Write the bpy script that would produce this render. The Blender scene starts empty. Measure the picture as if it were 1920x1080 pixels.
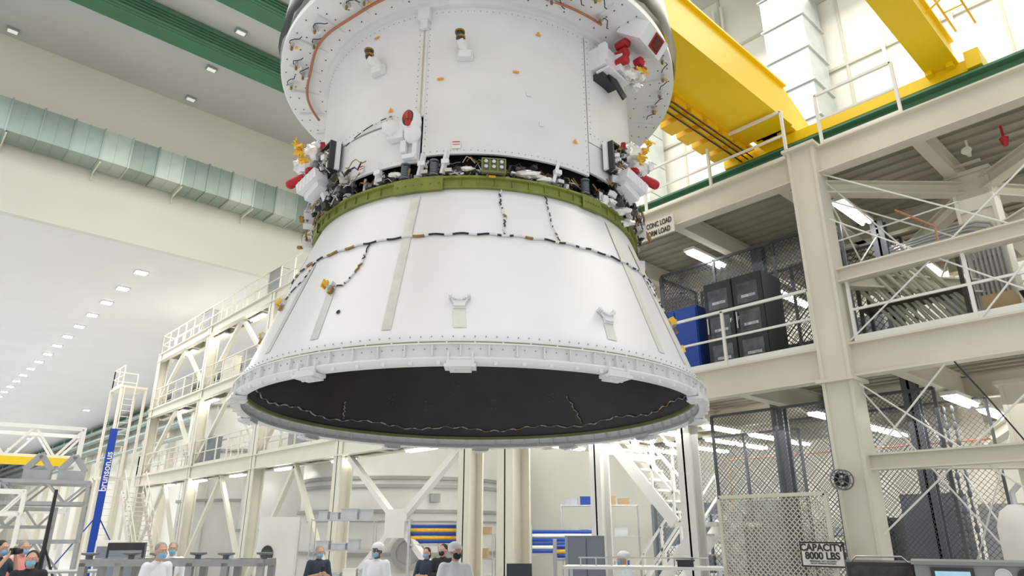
import bpy, bmesh, math, random
from mathutils import Vector, Matrix
random.seed(7)
rad=math.radians
scn=bpy.context.scene
COL=scn.collection
CAMH=1.95

# ------------------------------------------------------------ materials
MATS={}
def mat(name,col,rough=.5,metal=0.0,var=.04,scale=3.0,emit=0.0,bump=0.0,bscale=40):
    if name in MATS: return MATS[name]
    m=bpy.data.materials.new(name); m.use_nodes=True
    nt=m.node_tree; b=nt.nodes['Principled BSDF']
    b.inputs['Roughness'].default_value=rough; b.inputs['Metallic'].default_value=metal
    tc=nt.nodes.new('ShaderNodeTexCoord'); no=nt.nodes.new('ShaderNodeTexNoise')
    no.inputs['Scale'].default_value=scale; no.inputs['Detail'].default_value=4
    nt.links.new(tc.outputs['Object'],no.inputs['Vector'])
    rp=nt.nodes.new('ShaderNodeValToRGB')
    c0=[max(0,c*(1-var)) for c in col]; c1=[min(1,c*(1+var)) for c in col]
    rp.color_ramp.elements[0].color=(*c0,1); rp.color_ramp.elements[1].color=(*c1,1)
    rp.color_ramp.elements[0].position=.3; rp.color_ramp.elements[1].position=.7
    nt.links.new(no.outputs['Fac'],rp.inputs['Fac']); nt.links.new(rp.outputs['Color'],b.inputs['Base Color'])
    if emit>0:
        b.inputs['Emission Color'].default_value=(*col,1); b.inputs['Emission Strength'].default_value=emit
    if bump>0:
        n2=nt.nodes.new('ShaderNodeTexNoise'); n2.inputs['Scale'].default_value=bscale
        nt.links.new(tc.outputs['Object'],n2.inputs['Vector'])
        bp=nt.nodes.new('ShaderNodeBump'); bp.inputs['Strength'].default_value=bump
        nt.links.new(n2.outputs['Fac'],bp.inputs['Height']); nt.links.new(bp.outputs['Normal'],b.inputs['Normal'])
    MATS[name]=m; return m
WHITE=mat('spacecraft_white',(.81,.81,.82),.34,0,.025,1.5)
PANEL=mat('panel_white',(.76,.76,.755),.42,0,.035,2)
RINGW=mat('ring_white',(.76,.77,.76),.35,0,.04,4)
DARKIN=mat('carbon_black',(.022,.020,.022),.42,0,.25,2,bump=.05)
GREENZ=mat('zinc_green',(.20,.225,.04),.5,.1,.18,5)
OLIVE=mat('olive_primer',(.20,.23,.09),.5,0,.1,5)
TAPE=mat('silver_tape',(.66,.67,.64),.34,.2,.08,12,bump=.1)
ALU=mat('aluminium',(.6,.6,.6),.35,.85,.08,8)
STAIN=mat('stainless_frame',(.34,.34,.33),.4,.5,.12,5)
GALV=mat('galvanised_duct',(.38,.45,.42),.34,.6,.12,1.2)
GALV2=mat('galvanised_duct_light',(.48,.54,.50),.34,.6,.12,1.2)
GALV3=mat('galvanised_duct_dark',(.32,.38,.35),.34,.6,.12,1.2)
BLACK=mat('black_rubber',(.015,.015,.016),.5)
DGREY=mat('dark_equipment',(.06,.056,.048),.5,.3,.4,12)
BRONZE=mat('bronze_fitting',(.30,.19,.06),.4,.6,.3,20)
RED=mat('red_cover',(.45,.012,.02),.5,0,.15,8)
ORANGE=mat('orange_tag',(.85,.33,.02),.5)
YTAPE=mat('yellow_tape',(.85,.50,.03),.45,0,.15,10)
FOIL=mat('foil_wrap',(.80,.80,.77),.2,.4,.12,14,bump=.6,bscale=18)
FOILD=mat('grey_foil',(.40,.40,.38),.25,.6,.3,14,bump=.6,bscale=18)
HOSE=mat('copper_hose',(.42,.16,.09),.45)
CREAM=mat('cream_steel_paint',(.74,.70,.585),.45,0,.04,1.2)
CREAML=mat('tower_cream_paint',(.79,.76,.65),.45,0,.04,1.2)
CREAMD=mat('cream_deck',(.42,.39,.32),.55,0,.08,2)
STEELW=mat('white_steel_paint',(.84,.83,.79),.45,0,.04,1.2)
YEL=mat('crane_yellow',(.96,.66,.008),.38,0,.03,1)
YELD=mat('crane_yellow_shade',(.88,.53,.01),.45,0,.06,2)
GREEN=mat('runway_green',(.09,.24,.15),.5,0,.08,1)
DGREEN=mat('roof_green',(.055,.18,.10),.55,0,.1,1)
WALL=mat('wall_paint',(.80,.785,.71),.7,0,.03,.5)
WALLJ=mat('wall_joint',(.58,.56,.46),.7,0,.03,.5)
WALLB=mat('header_wall_paint',(.74,.73,.65),.7,0,.04,.25)
CEIL=mat('ceiling_low',(.80,.80,.81),.7,0,.02,.4)
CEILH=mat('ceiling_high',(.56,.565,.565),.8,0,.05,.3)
FLOOR=mat('floor_epoxy',(.74,.74,.73),.25,0,.04,.5)
LAMP=mat('lamp_lens',(1,.98,.93),.3,0,0,1,emit=30)
LAMPG=mat('lamp_lens_dim',(.8,.8,.78),.3,0,0,1,emit=.5)
LAMPW=mat('lamp_tube',(1,1,.97),.3,0,0,1,emit=14)
GREYM=mat('grey_mesh',(.11,.12,.13),.5,.3,.1,3)
GREYC=mat('grey_column',(.17,.19,.21),.5,.2,.1,2)
GREYL=mat('grey_paint_light',(.38,.39,.39),.5,.1,.1,2)
CABB=mat('cabinet_black',(.035,.036,.04),.4,.2,.15,3)
GLASSD=mat('cabinet_glass',(.10,.11,.12),.12,.1,.4,5)
BLUE=mat('cabinet_blue',(.01,.06,.35),.4)
BLUEP=mat('blue_paint',(.01,.06,.45),.4)
LOCK=mat('locker_grey',(.20,.23,.27),.5,0,.05,2)
CHAM=mat('chamber_shell',(.72,.71,.68),.4,.05,.05,.8)
CHAMD=mat('chamber_band',(.36,.36,.35),.4,.2,.1,1)
CLEAR=mat('green_beige_tube',(.48,.49,.38),.4,.0,.1,5)
SKIN=mat('skin',(.55,.32,.23),.55); SKIND=mat('skin_dark',(.13,.06,.04),.5)
HAIRD=mat('hair_dark',(.02,.014,.01),.6); HAIRG=mat('hair_grey',(.3,.27,.24),.6)
MASKB=mat('mask_blue',(.22,.42,.60),.7); MASKK=mat('mask_black',(.02,.02,.022),.7)
COAT=mat('lab_coat',(.80,.83,.86),.75,0,.03,6,bump=.15,bscale=9)
CAPM=mat('bouffant_cap',(.75,.78,.80),.8,0,.08,18,bump=.6,bscale=30)
SHBLK=mat('shirt_black',(.02,.02,.024),.8); SHNAVY=mat('shirt_navy',(.03,.045,.075),.8)
SHPINK=mat('shirt_pink',(.75,.28,.27),.8); TROU=mat('trousers',(.04,.045,.06),.8); SHOE=mat('shoe',(.03,.025,.02),.5)
PAPER=mat('sign_white',(.82,.81,.76),.6); INK=mat('sign_ink',(.04,.03,.025),.6); WINK=mat('white_ink',(.9,.9,.9),.5)
SCREEN=mat('screen_blue',(.30,.50,.62),.2,0,.2,9,emit=.5); PANELG=mat('console_grey',(.24,.26,.26),.5,0,.05,4)
CARD=mat('cardboard',(.45,.32,.18),.8); BIN=mat('storage_bin',(.50,.53,.55),.4,0,.15,2)
SCRD=mat('screen_dark',(.02,.03,.04),.15); ORP=mat('sprinkler_orange',(.62,.28,.15),.5)

# ------------------------------------------------------------ mesh builder
class MB:
    def __init__(s): s.v=[];s.f=[];s.m=[]
    def add(s,vs,fs,m=0):
        o=len(s.v); s.v+= [tuple(v) for v in vs]; s.f+=[tuple(i+o for i in f) for f in fs]; s.m+=[m]*len(fs); return s
    def box(s,c,d,m=0,R=None):
        hx,hy,hz=d[0]/2,d[1]/2,d[2]/2; c=Vector(c)
        vs=[Vector((x,y,z)) for x in(-hx,hx) for y in(-hy,hy) for z in(-hz,hz)]
        if R is not None: vs=[R@v for v in vs]
        return s.add([v+c for v in vs],[(0,1,3,2),(4,6,7,5),(0,4,5,1),(2,3,7,6),(0,2,6,4),(1,5,7,3)],m)
    def bb(s,x0,x1,y0,y1,z0,z1,m=0): return s.box(((x0+x1)/2,(y0+y1)/2,(z0+z1)/2),(abs(x1-x0),abs(y1-y0),abs(z1-z0)),m)
    def frame(s,p1,p2):
        d=(Vector(p2)-Vector(p1)); L=d.length; d.normalize()
        up=Vector((0,0,1)) if abs(d.z)<.99 else Vector((0,1,0))
        x=d.cross(up).normalized(); z=x.cross(d).normalized()
        return Matrix((x,d,z)).transposed(),L
    def bar(s,p1,p2,w,h,m=0):
        R,L=s.frame(p1,p2); return s.box((Vector(p1)+Vector(p2))/2,(w,L,h),m,R)
    def ib(s,p1,p2,w,h,t=.03,m=0):
        R,L=s.frame(p1,p2); c=(Vector(p1)+Vector(p2))/2; z=R@Vector((0,0,1))
        s.box(c+z*(h/2-t/2),(w,L,t),m,R); s.box(c-z*(h/2-t/2),(w,L,t),m,R); return s.box(c,(t,L,h-2*t),m,R)
    def tube(s,pts,r,n=8,m=0,caps=True):
        pts=[Vector(p) for p in pts]; rs=r if isinstance(r,(list,tuple)) else [r]*len(pts)
        vs=[];fs=[]; prev=None
        for i,p in enumerate(pts):
            d=(pts[min(i+1,len(pts)-1)]-pts[max(i-1,0)]).normalized()
            if prev is None:
                a=Vector((0,0,1)) if abs(d.z)<.9 else Vector((1,0,0)); x=d.cross(a).normalized()
            else:
                x=(prev-d*prev.dot(d)).normalized()
            y=d.cross(x); prev=x
            for k in range(n):
                t=2*math.pi*k/n; vs.append(p+(x*math.cos(t)+y*math.sin(t))*rs[i])
        for i in range(len(pts)-1):
            for k in range(n):
                k2=(k+1)%n; fs.append((i*n+k,i*n+k2,(i+1)*n+k2,(i+1)*n+k))
        if caps: fs.append(tuple(range(n))[::-1]); fs.append(tuple((len(pts)-1)*n+k for k in range(n)))
        return s.add(vs,fs,m)
    def lathe(s,prof,a0=0,a1=360,n=96,m=0,c=(0,0,0)):
        full=abs(a1-a0)>=359.9; cnt=n if full else n+1; vs=[];fs=[]
        for i in range(cnt):
            a=rad(a0+(a1-a0)*i/n)
            for r,z in prof: vs.append((c[0]+r*math.sin(a),c[1]-r*math.cos(a),c[2]+z))
        k=len(prof)
        for i in range(n):
            j=(i+1)%cnt
            for q in range(k-1): fs.append((i*k+q,j*k+q,j*k+q+1,i*k+q+1))
        return s.add(vs,fs,m)
    def ell(s,c,r,m=0,n=12,k=8,R=None):
        vs=[];fs=[];c=Vector(c)
        for i in range(k+1):
            t=math.pi*i/k
            for j in range(n):
                a=2*math.pi*j/n; v=Vector((r[0]*math.sin(t)*math.cos(a),r[1]*math.sin(t)*math.sin(a),r[2]*math.cos(t)))
                if R is not None: v=R@v
                vs.append(v+c)
        for i in range(k):
            for j in range(n):
                j2=(j+1)%n; fs.append((i*n+j,(i+1)*n+j,(i+1)*n+j2,i*n+j2))
        return s.add(vs,fs,m)
    def cap(s,p1,r1,p2,r2,m=0,n=12):
        p1=Vector(p1);p2=Vector(p2);d=(p2-p1).normalized()
        pts=[];rs=[]
        for a in (-85,-60,-30): pts.append(p1+d*r1*math.sin(rad(a)));rs.append(r1*math.cos(rad(a)))
        pts+=[p1,p2];rs+=[r1,r2]
        for a in (30,60,85): pts.append(p2+d*r2*math.sin(rad(a)));rs.append(r2*math.cos(rad(a)))
        return s.tube(pts,rs,n,m)
    def lump(s,c,r,m=0,amp=.25,seed=0,n=12,k=8):
        rn=random.Random(seed); o=len(s.v); s.ell(c,r,m,n,k)
        c=Vector(c)
        for i in range(o,len(s.v)):
            v=Vector(s.v[i])-c; s.v[i]=tuple(c+v*(1+rn.uniform(-amp,amp)))
        return s
    def mesh(s,name,mats,smooth=40):
        me=bpy.data.meshes.new(name); me.from_pydata(s.v,[],s.f)
        for mt in mats: me.materials.append(mt)
        for i,p in enumerate(me.polygons): p.material_index=s.m[i]
        bm=bmesh.new(); bm.from_mesh(me); bmesh.ops.recalc_face_normals(bm,faces=bm.faces); bm.to_mesh(me); bm.free()
        if smooth:
            for p in me.polygons: p.use_smooth=True
            me.set_sharp_from_angle(angle=rad(smooth))
        me.update(); return me

def obj(b,name,mats,parent=None,label=None,cat=None,kind=None,group=None,loc=None,rotz=0,smooth=40):
    if not isinstance(mats,(list,tuple)): mats=[mats]
    me=b.mesh(name,mats,smooth) if isinstance(b,MB) else b
    o=bpy.data.objects.new(name,me); COL.objects.link(o)
    if parent: o.parent=parent
    if loc is not None: o.location=loc
    o.rotation_euler[2]=rotz
    if label: o['label']=label
    if cat: o['category']=cat
    if kind: o['kind']=kind
    if group: o['group']=group
    return o
def thing(name,label,cat,loc=(0,0,0),rotz=0,group=None):
    e=bpy.data.objects.new(name,None); e.empty_display_size=.2; COL.objects.link(e)
    e.location=loc; e.rotation_euler[2]=rotz; e['label']=label; e['category']=cat
    if group: e['group']=group
    return e
def bars(name,m,par,lst,w,h=None,smooth=0):
    for p1,p2 in lst: obj(MB().bar(p1,p2,w,h or w),name,[m],parent=par,smooth=smooth)
def ibs(name,m,par,lst,w,h,t=.03):
    for p1,p2 in lst: obj(MB().ib(p1,p2,w,h,t),name,[m],parent=par,smooth=0)
def text(name,body,size,matx,mtl,parent=None,ext=.002,align='CENTER',bold=0,sx=1):
    cu=bpy.data.curves.new(name,'FONT'); cu.body=body; cu.size=size; cu.extrude=ext; cu.align_x=align; cu.align_y='CENTER'; cu.offset=bold
    t=bpy.data.objects.new(name+'_tmp',cu); COL.objects.link(t)
    bpy.context.view_layer.update()
    dg=bpy.context.evaluated_depsgraph_get(); me=bpy.data.meshes.new_from_object(t.evaluated_get(dg))
    bpy.data.objects.remove(t); me.materials.clear(); me.materials.append(mtl)
    for v in me.vertices: v.co.x*=sx
    o=bpy.data.objects.new(name,me); COL.objects.link(o)
    if parent: o.parent=parent
    o.matrix_local=matx; return o
def TM(loc,right,up):
    r=Vector(right).normalized();u=Vector(up).normalized();n=r.cross(u)
    M=Matrix((r,u,n)).transposed().to_4x4(); M.translation=Vector(loc); return M

# ------------------------------------------------------------ ROOM
def slab(name,x0,x1,y0,y1,z0,z1,mt): return obj(MB().bb(x0,x1,y0,y1,z0,z1),name,mt,kind='structure',smooth=0)
slab('floor',-14,19.1,-14,170,-.2,0,FLOOR)
slab('ceiling',-14,18.8,29.3,168,12.95,13.15,CEIL)
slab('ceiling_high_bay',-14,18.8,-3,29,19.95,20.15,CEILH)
slab('wall_north',-14,18.8,29,29.3,12.9,20.15,WALLB)
slab('wall_east',18.8,19.1,-14,170,0,20.15,WALL)
slab('wall_far',-14,18.8,168,168.3,0,13.15,WALL)
tn=1
for y in [-2+1.9*i for i in range(12)]: slab('trim_%d'%tn,18.74,18.8,y,y+.07,8,19.95,WALLJ); tn+=1
for z in (9.6,12.3,15.0,17.6): slab('trim_%d'%tn,18.73,18.8,-8,28,z,z+.09,WALLJ); tn+=1

for (Y,z0) in ((23.6,19.07),(20.6,19.4)):
    rb=obj(MB().ib((-13,Y,(z0+19.93)/2),(18.7,Y,(z0+19.93)/2),.8,19.93-z0,.06),'roof_beam',[DGREEN],label='dark green steel roof beam with flanges below the high ceiling',cat='beam',group='green roof beams')
    b=MB(); b.bb(-13,18.7,Y-.44,Y-.38,z0,19.9)
    for i in range(5): z=z0+.1+.13*i; b.bar((-13,Y-.50,z),(18.7,Y-.50,z),.07,.03)
    obj(b,'beam_ribs',[GREEN],parent=rb,label='lighter green ribbed beam side',smooth=0)
duct=thing('air_duct','long rectangular galvanised air duct on the beige wall','duct',(0,28.3,15.45))
seg=MB(); seg.bb(0,.94,-.6,.5,0,1.28); seg.bb(.94,1.0,-.65,.53,-.05,1.33); seg.bb(.45,.48,-.62,.5,-.02,1.30)
sms=[]
for g_ in (GALV,GALV2,GALV3): sms.append(seg.mesh('duct_segment',[g_],0))
x=-12.0; rn=random.Random(2)
while x<18: obj(rn.choice(sms),'duct_segment',[],parent=duct,loc=(x,0,0)); x+=1.0
for x in range(-11,18,3): obj(MB().bb(x,x+.05,-.55,.66,-.12,-.05).bb(x,x+.05,.6,.66,-.4,-.06),'bracket',[CREAM],parent=duct,smooth=0)
for (x,y) in [(6.8,25.6),(6.9,28.3),(.4,28.4),(6.8,22.6)]:
    t=thing('high_bay_light','small square ceiling lamp on the high ceiling','lamp',(x,y,19.84),group='high bay ceiling lamps')
    obj(MB().bb(-.2,.2,-.14,.14,0,.12),'lamp_housing',GALV,parent=t,smooth=0)
    obj(MB().bb(-.16,.16,-.10,.10,-.02,0),'lamp_lens',LAMPG,parent=t,smooth=0)
hm=MB().bb(-.27,.27,-.27,.27,-.03,.02).mesh('lamp_housing',[ALU],0); lm=MB().bb(-.22,.22,-.22,.22,-.05,-.03).mesh('lamp_lens',[LAMP],0)
for k in range(34):
    for X in (7.2,14.5):
        if X>10 and (k<9 or k%5): continue
        t=thing('ceiling_light','square recessed ceiling downlight in the white ceiling','lamp',(X,32.4+2.9*k,12.94),group='rows of ceiling downlights')
        obj(hm,'lamp_housing',[],parent=t); obj(lm,'lamp_lens',[],parent=t)

PD=mat('pale_duct',(.56,.60,.59),.4,.35,.15,1)
t=thing('wall_duct','tall pale vertical duct on the bright wall','duct',(17.9,6.7,9.4))
for k in range(9): obj(MB().bb(-.7,.6,-.6,.6,k*1.15,k*1.15+1.1).bb(-.76,.62,-.66,.66,k*1.15-.05,k*1.15),'duct_segment',[PD],parent=t,smooth=0)
t=thing('wall_duct','tall pale vertical duct behind the gantry','duct',(17.9,12.5,8))
for k in range(7): obj(MB().bb(-.5,.55,-.5,.5,k*1.2,k*1.2+1.17),'duct_segment',[PD],parent=t,smooth=0)
b=MB()
for i in range(14): b.bb(18.6,18.72,10.6,12.0,9.2+i*.07,9.23+i*.07)
b.bb(18.65,18.74,10.5,12.1,9.1,9.17); b.bb(18.65,18.74,10.5,12.1,10.2,10.27); b.bb(18.65,18.74,10.5,10.58,9.1,10.27)
obj(b,'vent_grille',[GREYM],label='dark slatted vent grille on the wall',cat='vent',smooth=0)
for y in (9.3,9.6,4.6,2.9,3.2):
    obj(MB().tube([(18.66,y,9),(18.66,y,19.5)],.05),'wall_pipe',[STEELW],label='thin white vertical pipe on the wall',cat='pipe',group='wall pipes')
for i,(z,r) in enumerate([(10.2,.35),(11.1,.3),(11.9,.22),(8.8,.2)]):
    obj(MB().tube([(18.0-.2*i,46,z),(18.0-.2*i,165,z)],r,12),'ceiling_pipe',[GALV],label='long horizontal insulated pipe run along the wall',cat='pipe',group='wall pipe runs')
obj(MB().ib((18.3,46,12.5),(18.3,165,12.5),.4,.5,.04),'wall_beam',[GREEN],label='green steel beam along the hall wall',cat='beam')
for k in range(16): slab('trim_%d'%tn,18.2,18.8,48+7*k,48.6+7*k,0,12.9,CREAM); tn+=1

# ------------------------------------------------------------ SPACECRAFT
AZ=rad(39.5); cx,cy=8.2*math.sin(AZ),8.2*math.cos(AZ); ZB=3.2
sc=thing('spacecraft_module','large white cylindrical spacecraft module on flared cone adapter, lifted','spacecraft',(cx,cy,ZB),-AZ)
sc.rotation_euler[0]=rad(-.9)
def P(phi,r,z): a=rad(phi); return Vector((r*math.sin(a),-r*math.cos(a),z-ZB))
def RZ(phi,tilt=0): return Matrix.Rotation(rad(phi),3,'Z')@Matrix.Rotation(rad(tilt),3,'X')
def CR(z): return 2.645+(2.01-2.645)*(z-3.40)/(5.19-3.40)
def zp(l): return [(r,z-ZB) for r,z in l]
def sp(b,name,mats,parent=None,**k): return obj(b,name,mats,parent=parent or sc,**k)
b=MB(); b.lathe(zp([(CR(5.21),5.21),(CR(4.64),4.64),(CR(4.62)+.004,4.62),(CR(3.54)+.006,3.54),(CR(3.52)+.016,3.52),(CR(3.42)+.012,3.42),(CR(3.40),3.385),(2.615,3.385)]),n=160)
cone=sp(b,'adapter_cone',[WHITE],smooth=25)
b=MB(); b.lathe(zp([(2.61,3.37),(2.60,3.40),(1.97,5.12),(0,5.14)]),n=128)
inner=sp(b,'cone_interior',[DARKIN],label='dark carbon inner wall')
sp(MB().lathe(zp([(2.60,3.335),(2.57,3.34),(2.57,3.375),(2.60,3.38)]),n=128),'inner_flange',[OLIVE],label='olive green inner flange')
b=MB()
b.lathe(zp([(2.65,3.388),(2.705,3.388),(2.708,3.375),(2.685,3.37),(2.675,3.355),(2.675,3.28),(2.705,3.268),(2.718,3.250),(2.712,3.225),(2.69,3.205),(2.64,3.200),(2.605,3.215),(2.61,3.25),(2.632,3.27),(2.632,3.325),(2.60,3.34),(2.60,3.37)]),n=160)
for k in range(72):
    ph=k*5+2.5; b.box(P(ph,2.692,3.32),(.010,.036,.10),0,RZ(ph)); b.box(P(ph,2.615,3.295),(.012,.034,.08),0,RZ(ph))
    b.box(P(ph+2.5,2.695,3.395),(.012,.02,.014),0,RZ(ph+2.5)); b.box(P(ph+1.2,2.69,3.215),(.03,.05,.03),0,RZ(ph+1.2))
ring=sp(b,'bottom_ring',[RINGW])
sp(MB().lathe(zp([(2.64,3.39),(2.695,3.39),(2.695,3.400),(2.64,3.404)]),n=160),'seal_strip',[OLIVE],parent=ring)
b=MB()
for k in range(180):
    ph=k*2; b.ell(P(ph,CR(3.46)+.018,3.46),(.006,.006,.006),0,5,4)
    b.ell(P(ph+1,2.678,3.34),(.006,.006,.006),0,5,4)
sp(b,'rivet_row',[STAIN],parent=cone,kind='stuff')
pad=MB(); pad.box((0,-2.68,3.185-ZB),(.26,.15,.028)); pad.box((0,-2.725,3.21-ZB),(.23,.02,.045)); pad.box((0,-2.61,3.205-ZB),(.24,.02,.06)); pad.box((0,-2.66,3.165-ZB),(.18,.15,.014))
for sx in (-1,1):
    pad.box((sx*.10,-2.70,3.26-ZB),(.016,.05,.10)); pad.tube([(sx*.06,-2.68,3.145-ZB),(sx*.06,-2.68,3.16-ZB)],.014,8)
pm=pad.mesh('ring_pad',[RINGW])
for k in range(12): sp(pm,'ring_pad',[],rotz=rad(-2.5+30*k))
def strip(ph0,ph1,z0,z1,w,m=TAPE,name='tape_strip'):
    b=MB(); n=10; vs=[];fs=[]
    for i in range(n+1):
        t=i/n; z=z0+(z1-z0)*t; ph=ph0+(ph1-ph0)*t; r=CR(z)+.010
        dw=math.degrees(w/2/r)
        vs+= [P(ph-dw,r,z),P(ph,r+.001,z),P(ph+dw,r,z)]
    for i in range(n): fs+=[(i*3,i*3+1,i*3+4,i*3+3),(i*3+1,i*3+2,i*3+5,i*3+4)]
    b.add(vs,fs); return sp(b,name,[m])
PT=mat('pale_tape',(.74,.75,.68),.38,.1,.05,6)
strip(-17.2,-17.9,3.55,5.14,.09); strip(-34,-35,3.55,4.13,.10); strip(-50.5,-49.2,3.55,4.55,.10)
strip(44,44.8,3.55,5.14,.10,PT); strip(-2.9,-3.3,3.55,3.74,.11,PT); strip(28.6,28.8,3.55,3.72,.11,PT)
strip(56,56,3.55,5.0,.08,PT); strip(-72,-72,3.55,5.0,.08,PT)
def saddle(ph,z):
    e=MB(); R=RZ(ph,-19.8); c=P(ph,CR(z)+.012,z); s_=.76
    def q(x,y,zz): return c+R@Vector((x*s_,y*s_*.7,zz*s_))
    e.box(q(0,-.02,-.05),(.10,.03,.06),0,R); e.box(q(0,0,-.10),(.11,.02,.014),0,R)
    for i in range(9):
        t=-1+i/4; x=t*.10; zz=.02+.045*t*t
        e.box(q(x,-.04,zz-.02),(.022,.045,.024),0,R)
    e.box(q(-.108,-.04,.062),(.028,.05,.03),0,R); e.box(q(.108,-.04,.062),(.028,.05,.03),0,R)
    for sx in(-1,1): e.bar(q(sx*.09,-.03,.03),q(sx*.04,-.02,-.07),.02,.02)
    sp(e,'saddle_bracket',[WHITE])
saddle(-3.2,3.82); saddle(28.9,3.80)
def cable(pts,r=.011,name='sensor_cable',parent=None,mats=None):
    b=MB(); rn=random.Random(len(pts)); i=0;k=0
    while i<len(pts)-1:
        n=rn.choice([1,2,3]) if k%2 else rn.choice([1,2,3,4]); j=min(i+n,len(pts)-1)
        m=k%2; rr=r*(1.25 if m else 1.0)
        if m==0 and rn.random()<.15: m=2; rr=r*1.4
        b.tube(pts[i:j+1],rr,6,m); i=j;k+=1
    return sp(b,name,mats or [BLACK,PANEL,BRONZE],parent=parent)
rn=random.Random(5)
def CP(ph,z,o=.02): return P(ph,CR(z)+o,z)
cable([CP(-180+i*1.0,4.60+.008*math.sin(i*.9),.018) for i in range(361)],.010)
def vcable(pl,r=.007):
    pts=[]
    for (a,b2) in zip(pl,pl[1:]):
        n=max(3,int(abs(a[1]-b2[1])/.025)+int(abs(a[0]-b2[0])/1.0))
        for i in range(n): t=i/n; pts.append(CP(a[0]+(b2[0]-a[0])*t+rn.uniform(-.35,.35),a[1]+(b2[1]-a[1])*t,.015))
    pts.append(CP(*pl[-1])); cable(pts,r)
vcable([(6.8,5.3),(6.2,5.05),(7.2,4.85),(6.9,4.6)],.008); vcable([(20.3,5.2),(20.2,4.9),(21.5,4.62)],.006)
vcable([(-28.2,4.58),(-28.5,4.35),(-30,4.2),(-32,4.12),(-35,4.15)]); vcable([(-49,4.58),(-51,4.4),(-58,4.3),(-60,4.2)])
vcable([(55,4.58),(58,4.4),(63,4.2),(66,4.1)])
LCM=[mat('cable_grey',(.20,.20,.20),.5),mat('cable_white',(.50,.51,.50),.5),BRONZE]
def IR(z): return 2.60-.366*(z-3.40)
def izz(a): return 3.49+.025*math.sin(a*.21)+.012*math.sin(a*1.1)
pts=[P(a,IR(izz(a))-.02,izz(a)+rn.uniform(-.005,.005)) for a in [80+i*1.0 for i in range(201)]]
cable(pts,.007,name='interior_cable',parent=inner,mats=LCM)
for (a,z0,z1) in [(143,3.50,3.9),(229,3.5,3.72)]:
    cable([P(a+rn.uniform(-.5,.5)+2*math.sin(z*5),IR(z)-.02,z) for z in [z0+(z1-z0)*i/14 for i in range(15)]],.0055,name='interior_cable',parent=inner,mats=LCM)
b=MB()
for (a,z) in [(165,3.95),(172,3.8),(186,4.0),(196,3.75),(150,3.85),(210,3.8)]:
    for i in range(2):
        for j in range(3): zz=z+j*.06; b.ell(P(a+i*1.6,IR(zz)-.005,zz),(.009,.009,.009),0,6,4)
sp(b,'fastener_cluster',[GREYC],parent=inner,kind='stuff')
def sensor(ph,z):
    b=MB(); R=RZ(ph,-19.8); b.box(CP(ph,z,.03),(.08,.05,.05),0,R); b.box(CP(ph+.8,z-.07,.03),(.045,.03,.06),2,R)
    b.lump(CP(ph-1,z+.02,.05),(.04,.03,.03),1,.3,int(z*100)); b.box(CP(ph-1.8,z+.02,.05),(.012,.06,.09),1,R)
    sp(b,'sensor_fitting',[ALU,YTAPE,BRONZE])
sensor(-35.4,4.15); sensor(-58,4.2); sensor(66,4.12); sensor(-74,4.0); sensor(80,3.95)
b=MB(); b.lathe([(0,0),(.02,0),(.022,.004),(.01,.004)],n=16)
me=b.mesh('vent_port',[BLACK]); o=sp(me,'vent_port',[]); o.matrix_local=Matrix.Translation(CP(-30,3.81,.01))@RZ(-30,-19.8).to_4x4()@Matrix.Rotation(rad(90),4,'X')

b=MB()
b.lathe(zp([(2.0,5.208),(2.045,5.208),(2.045,5.224),(2.03,5.23),(2.03,5.305),(2.06,5.315),(2.06,5.338),(1.94,5.338)]),n=144)
for k in range(72): ph=k*5; b.box(P(ph,2.035,5.267),(.008,.024,.085),0,RZ(ph)); b.tube([P(ph+2.5,2.05,5.326),P(ph+2.5,2.066,5.326)],.007,6)
gr=sp(b,'mounting_ring',[GREENZ],label='olive green anodised mounting ring')
for (a0,a1) in ((-25,-10),(33,41),(-75,-64),(80,92)):
    b=MB(); b.lathe(zp([(2.02,5.190),(2.060,5.190),(2.060,5.346),(1.97,5.346)]),a0,a1,12)
    for i in range(6): ph=a0+1.2+(a1-a0-2.4)*i/5; b.tube([P(ph,2.055,5.265),P(ph,2.070,5.265)],.009,8)
    sp(b,'ring_doubler',[GREENZ],parent=gr)
sp(MB().lathe(zp([(1.93,5.33),(1.86,5.36),(1.86,6.5),(1.93,7.5)]),n=96),'core_structure',[BLACK],label='dark inner structure')
rn=random.Random(11)
mats5=[DGREY,ALU,WHITE,BLACK,BRONZE,FOILD]
for grp in range(14):
    b=MB(); a0=-110+grp*16
    for i in range(30):
        ph=a0+rn.uniform(0,16); z=rn.uniform(5.36,5.56); r=rn.uniform(1.89,2.0); t=rn.random()
        if t<.45: b.box(P(ph,r,z),(rn.uniform(.02,.10),rn.uniform(.02,.07),rn.uniform(.02,.08)),rn.choice([0,0,0,3,1,1,5,2]),RZ(ph+rn.uniform(-25,25),rn.uniform(-30,30)))
        elif t<.9: b.tube([P(ph+k*1.2,r+.03*math.sin(k),z+rn.uniform(-.05,.05)) for k in range(6)],rn.uniform(.004,.009),6,rn.choice([3,1,0,4,0]))
        else: b.tube([P(ph,r+.02,z-.07),P(ph+1,r+.04,z+.06)],rn.uniform(.010,.018),8,rn.choice([1,4,0]))
    sp(b,'equipment_cluster',mats5)
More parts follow.
